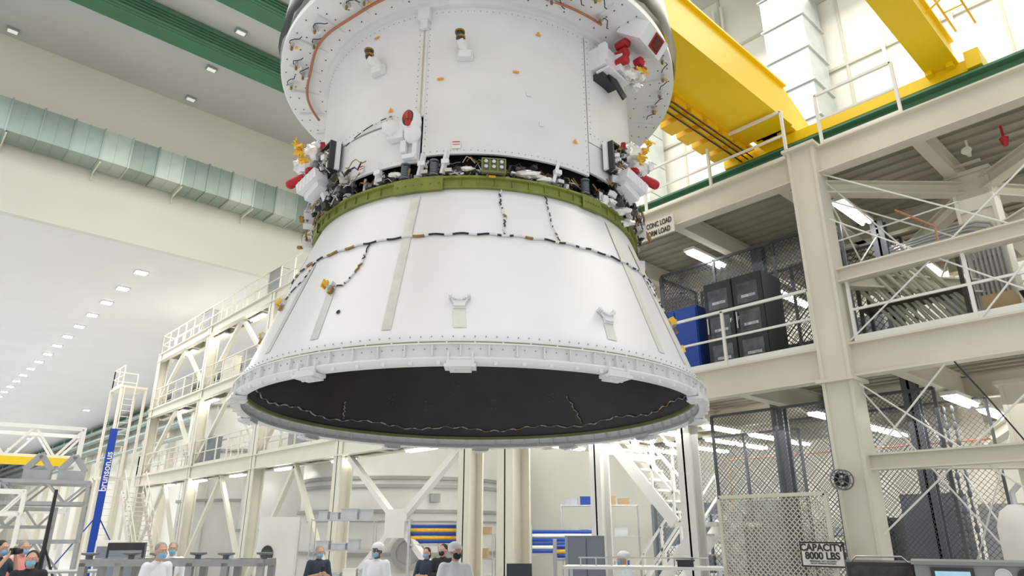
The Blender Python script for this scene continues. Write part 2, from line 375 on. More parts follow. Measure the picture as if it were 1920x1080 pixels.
for sgn in (-1,1):
    b=MB(); rn=random.Random(21+sgn)
    for i in range(100):
        ph=sgn*rn.uniform(42,88); z=rn.uniform(5.34,5.72); r=rn.uniform(1.95,2.12)
        if i%3: b.box(P(ph,r,z),(rn.uniform(.03,.12),rn.uniform(.03,.09),rn.uniform(.03,.10)),rn.choice([0,2,1,2,3,5]),RZ(ph+rn.uniform(-30,30),rn.uniform(-30,30)))
        else: b.tube([P(ph+k*1.4,r+.05,z+rn.uniform(-.05,.05)) for k in range(7)],rn.uniform(.005,.010),6,rn.choice([3,1,4]))
    sp(b,'equipment_cluster',mats5)
for ph in (-22,-13,35):
    b=MB(); c=P(ph,2.03,5.385)
    b.tube([c+Vector((.040*math.cos(t*.7),.040*math.sin(t*.7),.13*t/60)) for t in range(61)],.007,6)
    b.tube([c,c+Vector((0,0,.16))],.018,8); b.lathe([(0,0),(.05,0),(.05,.015),(0,.015)],n=16,c=tuple(c+Vector((0,0,-.02)))); b.lathe([(0,0),(.05,0),(.05,.015),(0,.015)],n=16,c=tuple(c+Vector((0,0,.14))))
    sp(b,'spring_mount',[GREYC])
b=MB(); R=RZ(4.3); c=P(4.3,2.06,5.44); b.box(c,(.24,.05,.15),0,R)
for z in (-.075,.075): b.box(c+R@Vector((0,-.03,z)),(.25,.03,.012),0,R)
for x in(-.12,-.04,.04,.12): b.box(c+R@Vector((x,-.03,0)),(.012,.03,.15),0,R)
for i in range(3):
    for j in range(2): b.tube([c+R@Vector((-.08+.08*i,-.02,.035-.06*j)),c+R@Vector((-.08+.08*i,-.06,.035-.06*j))],.02,10,1)
sp(b,'connector_panel',[OLIVE,ALU])
for i,(ph,z,s) in enumerate([(15,5.42,.11),(20,5.39,.08),(-25,5.44,.07),(-3,5.43,.06),(44,5.38,.12),(51,5.38,.14),(56,5.30,.12)]):
    sp(MB().lump(P(ph,2.03,z),(s*1.2,s*.4,s*.4),0,.22,i,14,9),'foil_wrap',[FOIL])
for ph in (-16.5,-9.5,24,-31):
    b=MB(); R=RZ(ph); b.bar(P(ph-1,2.03,5.38),P(ph+.5,2.06,5.62),.05,.035); b.box(P(ph,2.06,5.5),(.08,.05,.05),0,R); b.box(P(ph+1,2.05,5.4),(.07,.05,.04),1,R); sp(b,'strut_fitting',[WHITE,ALU])
def arcpanel(a0,a1,z0,z1,r=2.05,t=.03,name='body_panel',m=PANEL,n=None):
    b=MB(); n=n or max(4,int(abs(a1-a0)/2.5))
    b.lathe(zp([(r-t,z0),(r,z0),(r,z1),(r-t,z1),(r-t,z0)]),a0,a1,n)
    for a in (a0,a1):
        b.add([P(a,r-t,z0),P(a,r,z0),P(a,r,z1),P(a,r-t,z1)],[(0,1,2,3)])
    return sp(b,name,[m])
arcpanel(-16.8,36.5,5.6,7.5); arcpanel(-80,-18.6,6.08,7.5); arcpanel(-45,-17.5,5.54,6.05,2.055); arcpanel(37.0,90,6.05,7.5)
arcpanel(90.5,279,5.6,7.5); arcpanel(-80,-45.4,5.70,6.07,2.04); arcpanel(37.0,90,5.66,6.04,2.045)
b=MB(); R=RZ(-17.7); b.box(P(-17.7,2.05,6.8),(.075,.03,1.42),0,R); b.box(P(-17.7,2.067,6.8),(.016,.012,1.42),1,R); sp(b,'seam_strip',[PANEL,ALU])
b=MB(); R=RZ(-17.7); c=P(-17.7,2.09,7.42); b.box(c,(.14,.08,.16),0,R); b.box(c+Vector((0,0,-.13)),(.08,.04,.14),0,R); sp(b,'seam_bracket',[RINGW])
b=MB()
for a0,a1,z0,z1 in ((-16.8,36.5,5.6,7.5),(-80,-18.6,6.1,7.5),(37.2,90,6.12,7.5),(-43,-17.5,5.54,6.04)):
    for i in range(int((a1-a0)/2)+1):
        for z in (z0+.04,z1-.05): b.ell(P(a0+.6+i*2,2.051,z),(.006,.006,.006),0,5,4)
    for i in range(int((z1-z0)/.08)):
        for a in(a0+.8,a1-.8): b.ell(P(a,2.051,z0+.04+i*.08),(.006,.006,.006),0,5,4)
sp(b,'rivet_row',[STAIN],kind='stuff')
for i,(ph,z) in enumerate([(-12,6.54),(11,6.66),(-28,6.26),(31,5.97),(18.5,7.25),(4,5.33),(-36,7.35)]):
    b=MB(); R=RZ(ph); c=P(ph,2.062,z)
    if i in (2,3,4): b.add([c+R@Vector(v) for v in((-.035,0,-.03),(.035,0,-.03),(0,0,.03))],[(0,1,2)])
    else: b.box(c,(.07,.004,.025),0,R)
    sp(b,'orange_tag',[ORANGE],smooth=0)
for (ph,z) in ((-6.5,5.70),(-38,5.62)):
    b=MB(); R=RZ(ph); b.box(P(ph,2.064,z),(.09,.004,.09),0,R); b.box(P(ph,2.067,z+.03),(.075,.004,.010),1,R); b.box(P(ph,2.067,z),(.075,.004,.006),1,R)
    sp(b,'paper_label',[PAPER,RED],smooth=0)
for (ph,z) in ((19,6.05),(15,6.4)):
    sp(MB().box(P(ph,2.058,z),(.05,.012,.05),0,RZ(ph)),'cover_plate',[RINGW])
for ph,z in ((-34,6.86),(-5,6.84)):
    e=MB(); R=RZ(ph); c=P(ph,2.05,z)
    def q(x,y,zz): return c+R@(Vector((x,y,zz))*.88)
    e.box(q(.02,-.03,-.03),(.17,.05,.11),0,R); e.box(q(.02,-.075,-.04),(.13,.035,.085),0,R); e.bar(q(.02,-.04,.02),q(-.03,-.16,.13),.075,.075)
    ab=sp(e,'antenna_bracket',[RINGW])
    e=MB(); e.tube([q(-.03,-.16,.10),q(-.04,-.17,.20)],.042,14,0); e.tube([q(-.04,-.17,.20),q(-.04,-.17,.225)],.055,14,1); e.tube([q(-.03,-.16,.12),q(-.03,-.16,.15)],.052,14,1)
    sp(e,'antenna_head',[DGREY,BRONZE],parent=ab)
R=RZ(-20); c=P(-20,2.10,5.96)
q=lambda x,y,z: c+R@Vector((x,y,z))
e=MB(); e.ell(q(0,.0,.04),(.115,.08,.165),0,18,12,R); e.ell(q(.02,.0,-.10),(.10,.07,.12),0,14,8,R); e.box(q(-.16,.0,-.05),(.18,.09,.2),0,R); e.lump(q(-.20,-.03,-.02),(.12,.06,.10),0,.12,3,16,10); e.box(q(.05,.02,-.28),(.05,.04,.26),0,R); e.box(q(-.07,0,-.25),(.06,.05,.14),0,R)
e.box(q(.0,.0,-.38),(.14,.06,.05),0,R); e.box(q(-.26,.0,.04),(.05,.06,.06),0,R)
hood=sp(e,'thruster_hood',[WHITE])
e=MB(); e.ell(q(-.01,-.062,.06),(.068,.03,.10),0,16,8,R); sp(e,'hood_recess',[DGREY],parent=hood)
e=MB(); e.ell(q(-.01,-.078,.075),(.055,.025,.065),0,14,8,R); e.ell(q(0,-.078,-.0),(.035,.02,.05),0,12,8,R); sp(e,'red_cover',[RED],parent=hood)
e=MB(); e.tube([q(-.0,-.108,.10),q(.0,-.108,.02)],.010,6); sp(e,'brass_tip',[BRONZE],parent=hood)
cable([P(-46+i*1.0,2.075,6.02+.14*math.sin(i/20*1.5)) for i in range(21)],.006,name='pod_cable')
def pod(ph,s):
    R=RZ(ph); c=P(ph,2.07,5.93)
    q=lambda x,y,z: c+R@Vector((x*s,y,z))
    rn=random.Random(int(ph)+99)
    e=MB(); e.box(q(-.16,-.06,.0),(.03,.12,.36),0,R); e.box(q(.03,-.04,.18),(.38,.14,.02),0,R); e.box(q(.02,-.01,.0),(.36,.03,.34),0,R); e.box(q(-.19,-.03,0),(.03,.05,.36),1,R)
    for i in range(20):
        x0=rn.uniform(-.14,.2);z0=rn.uniform(-.18,.18)
        e.tube([q(x0,-.02,z0),q(x0+rn.uniform(-.06,.06),-.12,z0+rn.uniform(-.06,.06)),q(x0+rn.uniform(-.08,.08),-.04,z0+rn.uniform(-.12,.12))],rn.uniform(.005,.010),6,rn.choice([2,3,4,1]))
    for i in range(20): e.box(q(rn.uniform(-.12,.22),rn.uniform(-.14,-.03),rn.uniform(-.18,.18)),(rn.uniform(.02,.07),.05,rn.uniform(.02,.07)),rn.choice([0,2,3,1,4,1]),RZ(ph+rn.uniform(-40,40),rn.uniform(-40,40)))
    hs=sp(e,'thruster_pod',[CABB,WHITE,DGREY,ALU,BRONZE])
    e=MB()
    e.bar(q(-.02,-.13,-.20),q(.30,-.20,-.32),.17,.13); e.bar(q(.0,-.10,-.31),q(.24,-.14,-.42),.12,.09); e.box(q(.30,-.16,.0),(.14,.12,.16),0,RZ(ph,15))
    for i in range(5): e.box(q(.0+.06*i,-.22-.014*i,-.215-.022*i),(.012,.02,.12),0,R)
    sp(e,'pod_housing',[WHITE],parent=hs)
    e=MB(); e.tube([q(.30,-.20,-.12),q(.44,-.29,-.18)],[.045,.058],14); e.ell(q(.45,-.295,-.185),(.058,.058,.058)); sp(e,'red_cover',[RED],parent=hs)
    sp(MB().box(q(.2,-.20,-.09),(.14,.07,.04),0,RZ(ph,20)),'red_cover',[RED],parent=hs)
    sp(MB().box(q(.14,-.08,.24),(.045,.05,.13),0,RZ(ph,15)),'red_cover',[RED],parent=hs)
    for j,(x,y,z,r_) in enumerate(((.27,-.19,-.0,.13),(.22,-.17,.14,.13),(.34,-.16,.19,.10),(.38,-.22,.05,.10),(.18,-.15,.26,.06))):
        sp(MB().lump(q(x,y,z),(r_,r_*.8,r_*.95),0,.22,3+j),'foil_wrap',[FOIL],parent=hs)
    for i in range(22): sp(MB().box(q(.11+.015*i+rn.uniform(-.03,.03),-.31+.015*(i%3),-.06+.021*i),(rn.uniform(.06,.16),.012,rn.uniform(.018,.04)),0,RZ(ph+25*i,35*i)),'yellow_tape',[YTAPE],parent=hs)
pod(-54,-1); pod(48,1)
for (ph,z,d) in ((-68,6.25,(.22,.14,.13)),(-78,5.6,(.18,.14,.12)),(-84,5.3,(.18,.13,.08)),(-92,5.45,(.30,.10,.05)),(88,5.15,(.17,.10,.10)),(84,4.85,(.13,.13,.10)),(-72,5.45,(.16,.12,.14)),(72,5.4,(.16,.12,.12))):
    e=MB(); R=RZ(ph); e.box(P(ph,2.12,z),d,0,R); e.box(P(ph,2.14,z+.08),(d[0]*.6,.08,.05),1,R); e.tube([P(ph,2.17,z),P(ph+3,2.22,z-.06)],.025,8,2)
    sp(e,'instrument_box',[WHITE,ALU,BRONZE])
b=MB(); b.lathe(zp([(2.0,7.5),(2.11,7.5),(2.11,7.56),(2.30,7.60),(2.66,7.62),(2.69,7.64),(2.69,7.72),(2.66,7.76),(2.62,8.25),(2.0,8.45),(0,8.5)]),n=144)
fl=sp(b,'upper_flange',[PANEL])
b=MB()
for k in range(60):
    ph=k*6
    for r,z in ((2.18,7.575),(2.5,7.61),(2.62,7.618),(2.38,7.605)): b.tube([P(ph+2,r,z-.006),P(ph+2,r,z+.006)],.009,6,1)
    if k%2==0: b.box(P(ph,2.36,7.59),(.012,.44,.03),0,RZ(ph))
sp(b,'flange_rivets',[PANEL,DGREY],parent=fl,kind='stuff')
b=MB(); b.tube([P(a,2.34+.02*math.sin(a*.2),7.54) for a in range(-98,-14,2)],.018,8); sp(b,'copper_hose',[HOSE],parent=fl)
b=MB(); b.tube([P(a,2.3,7.54) for a in range(10,40,2)],.016,8); sp(b,'copper_hose',[HOSE],parent=fl)
b=MB(); b.lathe(zp([(2.70,7.78),(2.75,7.95),(2.70,8.3)]),n=96)
for i in range(len(b.v)):
    v=Vector(b.v[i]); b.v[i]=tuple(v*(1+random.uniform(-.006,.006)))
sp(b,'black_foil_band',[mat('black_foil',(.03,.03,.035),.3,.5,.3,10)],parent=fl)
rn=random.Random(9)
for i,(ph,r) in enumerate([(-38,2.48),(-33,2.42),(-70,2.5),(-62,2.62),(-52,2.5),(-80,2.55),(24,2.45),(30,2.55),(62,2.6),(70,2.55),(78,2.5),(86,2.45),(52,2.6),(-20,2.35),(14,2.4),(20,2.3),(36,2.35),(-58,2.4),(-74,2.4)]):
    e=MB(); R=RZ(ph); c=P(ph,r,7.55); e.box(c,(.08,.05,.05),0,R); e.tube([c,c+Vector((0,0,-.06))],.016,8,1); e.box(c+Vector((.05,.02,-.01)),(.04,.025,.025),2,R)
    e.tube([P(ph+k*1.0,r+.05*math.sin(k),7.56+rn.uniform(-.03,.0)) for k in range(6)],.006,6,3)
    sp(e,'flange_fitting',[ALU,BRONZE,YTAPE if i%2 else WHITE,BLACK],parent=fl)
ph=46; R=RZ(ph); c=P(ph,2.16,7.2); q=lambda x,y,z: c+R@Vector((x,y,z))
e=MB(); e.box(q(.02,.03,.0),(.52,.22,.28),0,R); e.box(q(.16,-.06,.02),(.30,.2,.22),0,RZ(ph,12)); e.box(q(-.03,.05,-.22),(.32,.14,.08),1,R); e.box(q(.0,-.03,-.18),(.42,.18,.03),0,R); e.bar(q(-.12,-.03,-.12),q(.2,-.06,-.38),.03,.09,1)
e.bar(q(.14,-.10,.05),q(.42,-.16,.2),.18,.16); e.box(q(-.22,-.06,.03),(.06,.10,.24),0,R)
up=sp(e,'thruster_pod',[WHITE,CABB])
for (x,y,z) in ((.06,-.16,.14),(.06,-.18,.27),(.04,-.16,.02),(.26,-.24,.08)):
    e=MB(); e.tube([q(x,y+.10,z),q(x-.0,y-.05,z)],[.05,.062],14); e.ell(q(x,y-.05,z),(.062,.03,.062),0,14,8,R); sp(e,'red_cover',[RED],parent=up)
sp(MB().tube([q(.26,-.22,.06),q(.42,-.24,.08)],.035,10),'red_cover',[RED],parent=up)
for j,(x,y,z,r_) in enumerate(((.18,-.16,-.10,.12),(.30,-.16,-.06,.12),(.42,-.13,.0,.10),(.36,-.12,-.14,.08))): sp(MB().lump(q(x,y,z),(r_*1.1,r_*.8,r_*.7),0,.22,8+j),'foil_wrap',[FOIL],parent=up)
for i in range(3): sp(MB().box(q(.22+.07*i,-.28,-.06+.03*i),(.14,.015,.025),0,RZ(ph,30+20*i)),'yellow_tape',[YTAPE],parent=up)
e=MB(); R2=RZ(50,40); c2=P(50,2.54,7.52); e.box(c2,(.50,.38,.22),0,R2); e.box(c2+R2@Vector((.04,-.195,0)),(.20,.02,.18),1,R2); e.box(c2+R2@Vector((.04,-.205,0)),(.15,.02,.13),2,R2); sp(e,'star_tracker_box',[WHITE,mat('dark_red_frame',(.28,.02,.02)),mat('deep_red',(.12,.012,.01))],parent=up)

ls=thing('lifting_sling','steel lifting frame and cables holding the module from above','lifting sling',(cx,cy,8.5),-AZ)
for k in range(4):
    a=rad(45+90*k); obj(MB().tube([(1.6*math.sin(a),-1.6*math.cos(a),.0),(.1*math.sin(a),-.1*math.cos(a),2.0)],.03,8),'cable',[ALU],parent=ls)
b=MB(); b.box((0,0,2.1),(.4,.4,.5)); b.tube([(0,0,2.3),(0,0,3.5)],.05,8); obj(b,'hook_block',[YEL],parent=ls)

# ------------------------------------------------------------ CRANE
cr=thing('bridge_crane','bright yellow overhead bridge crane with two girders','crane',(11.4,3.4,8.67))
def sh(b,dx=-11.4,dy=-3.4,dz=-8.67):
    b.v=[(x+dx,y+dy,z+dz) for x,y,z in b.v]; return b
b=MB(); b.bb(-12,11.0,4.46,5.2,8.95,9.75); b.bb(-12,11.0,4.40,5.26,9.75,9.79); b.bb(-12,11.0,4.40,5.26,8.91,8.95)
b.add([(11.0,4.46,8.95),(11.0,5.2,8.95),(12.0,5.2,8.95),(12.0,4.46,8.95),(11,4.46,9.75),(11,5.2,9.75),(12,5.2,9.3),(12,4.46,9.3)],[(0,1,2,3),(4,5,6,7),(0,4,7,3),(1,5,6,2),(3,2,6,7)])
obj(sh(b),'girder',[YEL],parent=cr)
b=MB(); b.bb(-12,11.3,1.85,2.2,8.95,9.35); b.bb(-12,11.3,1.80,2.25,8.91,8.95); b.bb(-12,11.3,1.80,2.25,9.35,9.39); obj(sh(b),'girder',[YEL],parent=cr)
b=MB(); b.bb(-12,11.2,5.26,5.8,8.86,8.92)
for k in range(46): b.bb(-11.9+.5*k,-11.55+.5*k,5.3,5.95,8.74,8.86)
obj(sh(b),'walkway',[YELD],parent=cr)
for y in(5.32,5.42,5.55): obj(sh(MB().tube([(-12,y,8.72),(11.2,y,8.72)],.014,6)),'conduit',[DGREY],parent=cr)
b=MB(); b.bb(11.25,11.65,1.65,5.7,8.72,8.92); b.bb(11.15,11.75,1.5,1.7,8.70,9.0); b.bb(11.15,11.75,5.6,5.9,8.68,9.05)
for y in (1.9,2.2,4.7,5.1): b.box((11.2,y,8.92),(.18,.1,.16))
obj(sh(b),'end_truck',[YEL],parent=cr)
for y in (1.8,2.2,5.0,5.4): obj(sh(MB().tube([(11.3,y,8.77),(11.6,y,8.77)],.1,16)),'wheel',[DGREY],parent=cr)
obj(sh(MB().box((11.05,4.9,9.05),(.25,.5,.2))),'drive_motor',[DGREY],parent=cr)
b=MB()
for y in (1.45,1.72): b.tube([(-12,y,9.45),(11.2,y,9.45)],.016,6)
for k in range(46): b.tube([(-11.9+.5*k,1.45,9.45),(-11.9+.5*k,1.72,9.45)],.012,6)
for k in range(12): b.tube([(-11.9+2*k,1.45,9.45),(-11.9+2*k,1.9,9.2)],.016,6)
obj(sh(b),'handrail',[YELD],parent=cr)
b=MB(); b.ib((11.35,-8,8.48),(11.35,16.5,8.48),.35,.36,.04); b.bb(11.3,11.4,-8,16.5,8.63,8.67)
obj(b,'crane_runway',[GREEN],label='green steel crane runway beam above the work platform',cat='beam')

# ------------------------------------------------------------ PLATFORMS
def guardrail(b,p1,p2,h=1.0,step=1.5,m=0):
    p1=Vector(p1);p2=Vector(p2);L=(p2-p1).length;n=max(1,round(L/step))
    for i in range(n+1):
        q=p1+(p2-p1)*i/n; b.box(q+Vector((0,0,h/2)),(.045,.045,h),m)
    for z,w in((h,.045),(h*.52,.035)): b.bar(p1+Vector((0,0,z)),p2+Vector((0,0,z)),w,w,m)
    b.bar(p1+Vector((0,0,.06)),p2+Vector((0,0,.06)),.015,.12,m)
def col(name,x,y,z0,z1,w,mt,par,d=None):
    d=d or w; b=MB(); t=.04
    b.bb(x-w/2,x-w/2+t,y-d/2,y+d/2,z0,z1); b.bb(x+w/2-t,x+w/2,y-d/2,y+d/2,z0,z1); b.bb(x-w/2,x+w/2,y-t/2,y+t/2,z0,z1)
    b.bb(x-w/2-.08,x+w/2+.08,y-d/2-.08,y+d/2+.08,z0,z0+.04)
    return obj(b,name,[mt],parent=par,smooth=0)
wp=thing('work_platform','multi-level cream painted steel work platform with decks and guardrails','platform',(0,0,0))
NY=4.0; KX,KY=12.3,2.2
b=MB(); b.bb(10.1,10.5,NY-.22,NY-.17,0,7.86); b.bb(10.1,10.5,NY+.17,NY+.22,0,7.86); b.bb(10.13,10.17,NY-.17,NY+.17,0,7.86); b.bb(10.02,10.58,NY-.27,NY+.27,4.0,4.05); b.bb(10.02,10.58,NY-.27,NY+.27,7.86,7.91)
obj(b,'column',[CREAM],parent=wp,smooth=0)
for (x,y,w,m,z1) in ((11.4,9.64,.30,STEELW,4.1),(11.4,7.45,.30,STEELW,4.1),(10.5,11.33,.52,CREAM,4.1),(10.5,12.8,.42,CREAM,4.1),(16.8,4,.4,CREAM,7.5),(16.8,11,.4,CREAM,7.5)):
    col('column',x,y,0,z1,w,m,wp)
for z0,z1 in ((0,4.05),(4.56,7.45)):
    b=MB(); b.bb(KX-.25,KX+.25,KY-.27,KY-.22,z0,z1); b.bb(KX-.25,KX+.25,KY+.22,KY+.27,z0,z1); b.bb(KX-.22,KX-.18,KY-.22,KY+.22,z0,z1); b.bb(KX-.3,KX+.3,KY-.32,KY+.32,z0,z0+.04); b.bb(KX-.3,KX+.3,KY-.32,KY+.32,z1-.06,z1)
    for i in range(4): z=z0+.6+i*.8; b.bb(KX-.25,KX-.22,KY-.22,KY+.22,z,z+.05)
    obj(b,'column',[CREAM],parent=wp,smooth=0)
for (x,y) in ((12.3,6.0),(12.3,5.0),(12.9,3.9),(13.5,5.4)): col('column',x,y,0,7.4,.22,GREYC,wp)
def deck(y0,y1,x0,x1,zt,h,step,par,mt=CREAM):
    b=MB(); b.bb(x0,x1,y0,y1,zt-.05,zt)
    n=int((x1-x0)/.3)
    for i in range(n): b.bb(x0+.1+i*.3,x0+.22+i*.3,y0,y1,zt-.09,zt-.05)
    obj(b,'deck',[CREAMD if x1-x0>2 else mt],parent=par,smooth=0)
    l=[((x0,y0,zt-h/2),(x0,y1,zt-h/2)),((x1,y0,zt-h/2),(x1,y1,zt-h/2))]
    ibs('deck_beam',mt,par,l,.24,h,.03)
    l=[]; k=y0+.1
    while k<=y1: l.append(((x0,k,zt-h/2-.03),(x1,k,zt-h/2-.03))); k+=step
    if x1-x0>3: l.append((((x0+x1)/2,y0,zt-h/2-.03),((x0+x1)/2,y1,zt-h/2-.03)))
    ibs('deck_beam',mt,par,l,.18,h-.1,.02)
deck(-4,13.5,10.3,17,4.56,.5,2.4,wp); deck(-4,16,10.3,17,7.86,.48,2.1,wp)
for a,c in (((10.32,-4,4.56),(10.32,3.7,4.56)),((10.32,4.3,4.56),(10.32,13.5,4.56)),((10.32,2.5,7.86),(10.32,3.7,7.86)),((10.32,4.3,7.86),(10.32,16,7.86))):
    b=MB(); guardrail(b,a,c,.98,1.45); obj(b,'guardrail',[STEELW],parent=wp,smooth=0)
ibs('beam',CREAM,wp,[((10.3,-4,5.62),(10.3,3.78,5.62)),((10.3,-4,2.86),(10.3,3.78,2.86)),((10.3,4.0,5.62),(KX,KY,5.5)),((10.4,4.0,2.9),(KX,KY,2.9)),((KX,-4,5.0),(KX,1.9,5.0)),((KX,KY,7.2),(10.4,-.2,7.3)),((KX,KY,7.2),(17,6,7.3)),((KX,KY,7.2),(10.4,3.9,7.2)),((KX,KY,7.2),(16.8,-1,7.2)),((KX,KY,6.3),(11.0,-1.5,7.2)),((KX,KY,3.6),(16.8,4,3.6))],.2,.22,.025)
for p1,p2 in (((10.3,3.8,7.4),(10.3,0,4.6)),((10.3,3.8,4.6),(10.3,0,7.4)),((10.3,3.8,2.9),(10.3,1.2,5.5)),((10.3,3.8,1.9),(10.3,1.2,4.1)),((10.35,4.0,7.1),(KX,KY,6.2)),((10.35,4.0,6.2),(KX,KY,7.1)),((10.3,3.8,4.0),(10.3,.5,1.0)),((12.9,3.9,4.0),(KX,KY,.5)),((12.9,3.9,.5),(KX,KY,4.0)),((12.9,3.9,4.6),(KX,KY,7.2)),((10.35,3.8,7.1),(12.9,3.9,5.2)),((10.35,3.8,5.4),(12.9,3.9,7.2)),((10.3,3.8,6.6),(10.3,1.4,4.7)),((KX,KY,5.3),(11.2,-1,7.2)),((10.4,3.8,7.3),(KX,KY,4.7)),((10.4,3.8,3.9),(KX,KY,.6))):
    obj(MB().tube([p1,p2],.013,6),'tie_rod',[STEELW],parent=wp)
bars('cross_brace',STEELW,wp,[((10.5,18.4,4.0),(10.5,13.0,.3)),((10.5,13.0,4.0),(10.5,18.4,.3))],.16)
obj(MB().box((10.4,15.7,2.15),(.06,.9,.7)),'gusset_plate',[STEELW],parent=wp)
b=MB(); b.bb(10.13,10.16,6.5,7.8,7.25,7.60); sg=obj(b,'load_sign',[CREAM],parent=wp)
text('sign_lettering','MAX CONC LOAD',.15,TM((10.12,6.95,7.505),(0,-1,0),(0,0,1)),INK,sg,bold=.004,sx=.64)
text('sign_lettering','UNIFORM LOAD',.15,TM((10.12,6.95,7.335),(0,-1,0),(0,0,1)),INK,sg,bold=.004,sx=.66)

lt=thing('access_tower','long cream white three-level steel access platform around the chambers','platform',(0,0,0))
L3=10.8
for y in (18.7,24.9,31.5,38.6): col('column',10.45,y,0,L3,.44,CREAML,lt)
for (zt,y0,y1,x1) in ((4.56,13.6,39.4,10.95),(7.86,16.1,39,10.95),(L3,15,38.8,10.95)): deck(y0,y1,10.3,x1,zt,.42 if zt>5 else .5,1.6,lt,CREAML)
for (z,y0,y1) in ((4.56,13.6,39.4),(7.86,16.1,39),(L3,15,38.8)):
    for a,c in (((10.32,y0,z),(10.32,y1,z)),((10.32,y1,z),(10.9,y1,z)),((10.93,y0,z),(10.93,y1,z))):
        b=MB(); guardrail(b,a,c,1.05,1.2); obj(b,'guardrail',[CREAML],parent=lt,smooth=0)
l=[]
for (ya,yb) in ((38.6,31.5),(31.5,24.9),(24.9,18.7)):
    ym=(ya+yb)/2
    l+=[((10.45,ya,4.6),(10.45,ym,7.5)),((10.45,yb,4.6),(10.45,ym,7.5)),((10.45,ya,.2),(10.45,ym,4.0)),((10.45,yb,.2),(10.45,ym,4.0)),((10.45,ya,7.9),(10.45,ym,L3-.3)),((10.45,yb,7.9),(10.45,ym,L3-.3))]
bars('cross_brace',CREAML,lt,l,.15)
for (y,z,m_) in ((27,7.87,GREYL),(29.3,7.87,CREAML),(35.2,7.87,GREYL),(22.0,4.57,GREYL),(30.2,4.57,LOCK),(25.5,10.81,GREYL),(33,10.81,GREYL)):
    obj(MB().bb(-.15,.2,-.6,.6,0,1.1).bb(-.17,.22,-.62,.62,1.1,1.14),'equipment_cabinet',[m_],label='small metal equipment cabinet on the access platform',cat='cabinet',loc=(10.6,y,z),smooth=0)
lb=thing('ladder_tower','tall white ladder tower with top landing at the platform end','ladder',(9.5,40.5,0))
for x in (.55,-.6):
    for y in(-1.1,.9): obj(MB().bb(x-.06,x+.06,y-.06,y+.06,0,9.0),'post',[CREAML],parent=lb,smooth=0)
for z in (9.0,4.45): obj(MB().bb(-.66,.61,-1.2,1.0,z,z+.1),'landing',[CREAML],parent=lb,smooth=0)
b=MB(); guardrail(b,(-.6,-1.1,9.1),(-.6,.9,9.1),1.05,1.0); guardrail(b,(-.6,.9,9.1),(.55,.9,9.1),1.05,1.2); obj(b,'guardrail',[CREAML],parent=lb,smooth=0)
b=MB()
for i in range(28): b.bar((-.5,-1.25,.3+i*.3),(0,-1.25,.3+i*.3),.03,.03)
b.bar((-.5,-1.25,0),(-.5,-1.25,9.1),.05,.05); b.bar((0,-1.25,0),(0,-1.25,9.1),.05,.05)
obj(b,'ladder',[CREAML],parent=lb,smooth=0)

def stairs(x,y,z0,z1,run,dirv,w,mt,label,t=None,off=(0,0,0)):
    t=t or thing('staircase',label,'stairs',(x,y,z0)); d=Vector(dirv).normalized(); s=d.cross(Vector((0,0,1))); O=Vector(off)
    n=int((z1-z0)/.2)
    tm_=MB().box((0,0,0),(w if abs(d.y)>.5 else .26,.26 if abs(d.y)>.5 else w,.04)).mesh('tread',[mt],0)
    for i in range(n): obj(tm_,'tread',[],parent=t,loc=O+d*(run*(i+.5)/n)+Vector((0,0,(z1-z0)*(i+1)/n)))
    for k in(-1,1):
        b=MB(); o=O+s*(k*w/2); b.bar(o,o+d*run+Vector((0,0,z1-z0)),.05,.24); obj(b,'stringer',[mt],parent=t,smooth=0)
        b=MB()
        for h in(.55,1.0): b.bar(o+Vector((0,0,h)),o+d*run+Vector((0,0,z1-z0+h)),.04,.04)
        for i in range(5): q=o+d*run*i/4+Vector((0,0,(z1-z0)*i/4)); b.bar(q,q+Vector((0,0,1.0)),.04,.04)
        obj(b,'handrail',[mt],parent=t,smooth=0)
    return t
st=stairs(12.0,9.9,0,2.1,1.9,(0,-1,0),.75,STEELW,'white steel zigzag staircase rising under the platform',off=(.85,0,0))
stairs(0,0,2.1,4.2,1.9,(0,1,0),.75,STEELW,'',t=st,off=(0,-1.9,2.1))
obj(MB().bb(-.4,1.25,-2.8,-1.9,2.05,2.12),'landing',[STEELW],parent=st,smooth=0)
stairs(9.3,31.5,0,3.6,4.2,(0,1,0),.9,CREAML,'white open steel stairs beside the access tower')

# ------------------------------------------------------------ CHAMBERS
def chamber(x,y,r,h,label,bands,stiff=12):
    t=thing('vacuum_chamber',label,'chamber',(x,y,0))
    obj(MB().lathe([(r,0),(r,h),(r*.96,h+.25),(r*.7,h+1.0),(r*.35,h+1.4),(0,h+1.5)],n=72),'shell',[CHAM],parent=t)
    for z in bands: obj(MB().lathe([(r,z-.05),(r+.10,z-.05),(r+.10,z+.05),(r,z+.05)],n=72),'flange_band',[CHAMD],parent=t)
    for k in range(stiff):
        a=rad(360/stiff*k); obj(MB().box(((r+.03)*math.sin(a),-(r+.03)*math.cos(a),h/2),(.08,.08,h),0,Matrix.Rotation(a,3,'Z')),'stiffener',[CHAM],parent=t,smooth=0)
    return t
R1=3.6
c1=chamber(14.62,21.5,R1,6.2,'huge smooth white cylindrical vacuum chamber with flange bands',(1.3,2.55,3.3,3.55,5.2),0)
b=MB(); b.lathe([(0,0),(.35,0),(.5,0),(.5,.14),(.36,.14),(.34,.05),(0,.05)],n=32)
me=b.mesh('round_port',[CHAMD])
for (a,z) in ((-32,1.35),):
    o=obj(me,'round_port',[],parent=c1); aa=rad(a); o.matrix_local=Matrix.Translation(((R1+.05)*math.sin(aa),-(R1+.05)*math.cos(aa),z))@Matrix.Rotation(aa,4,'Z')@Matrix.Rotation(rad(90),4,'X')
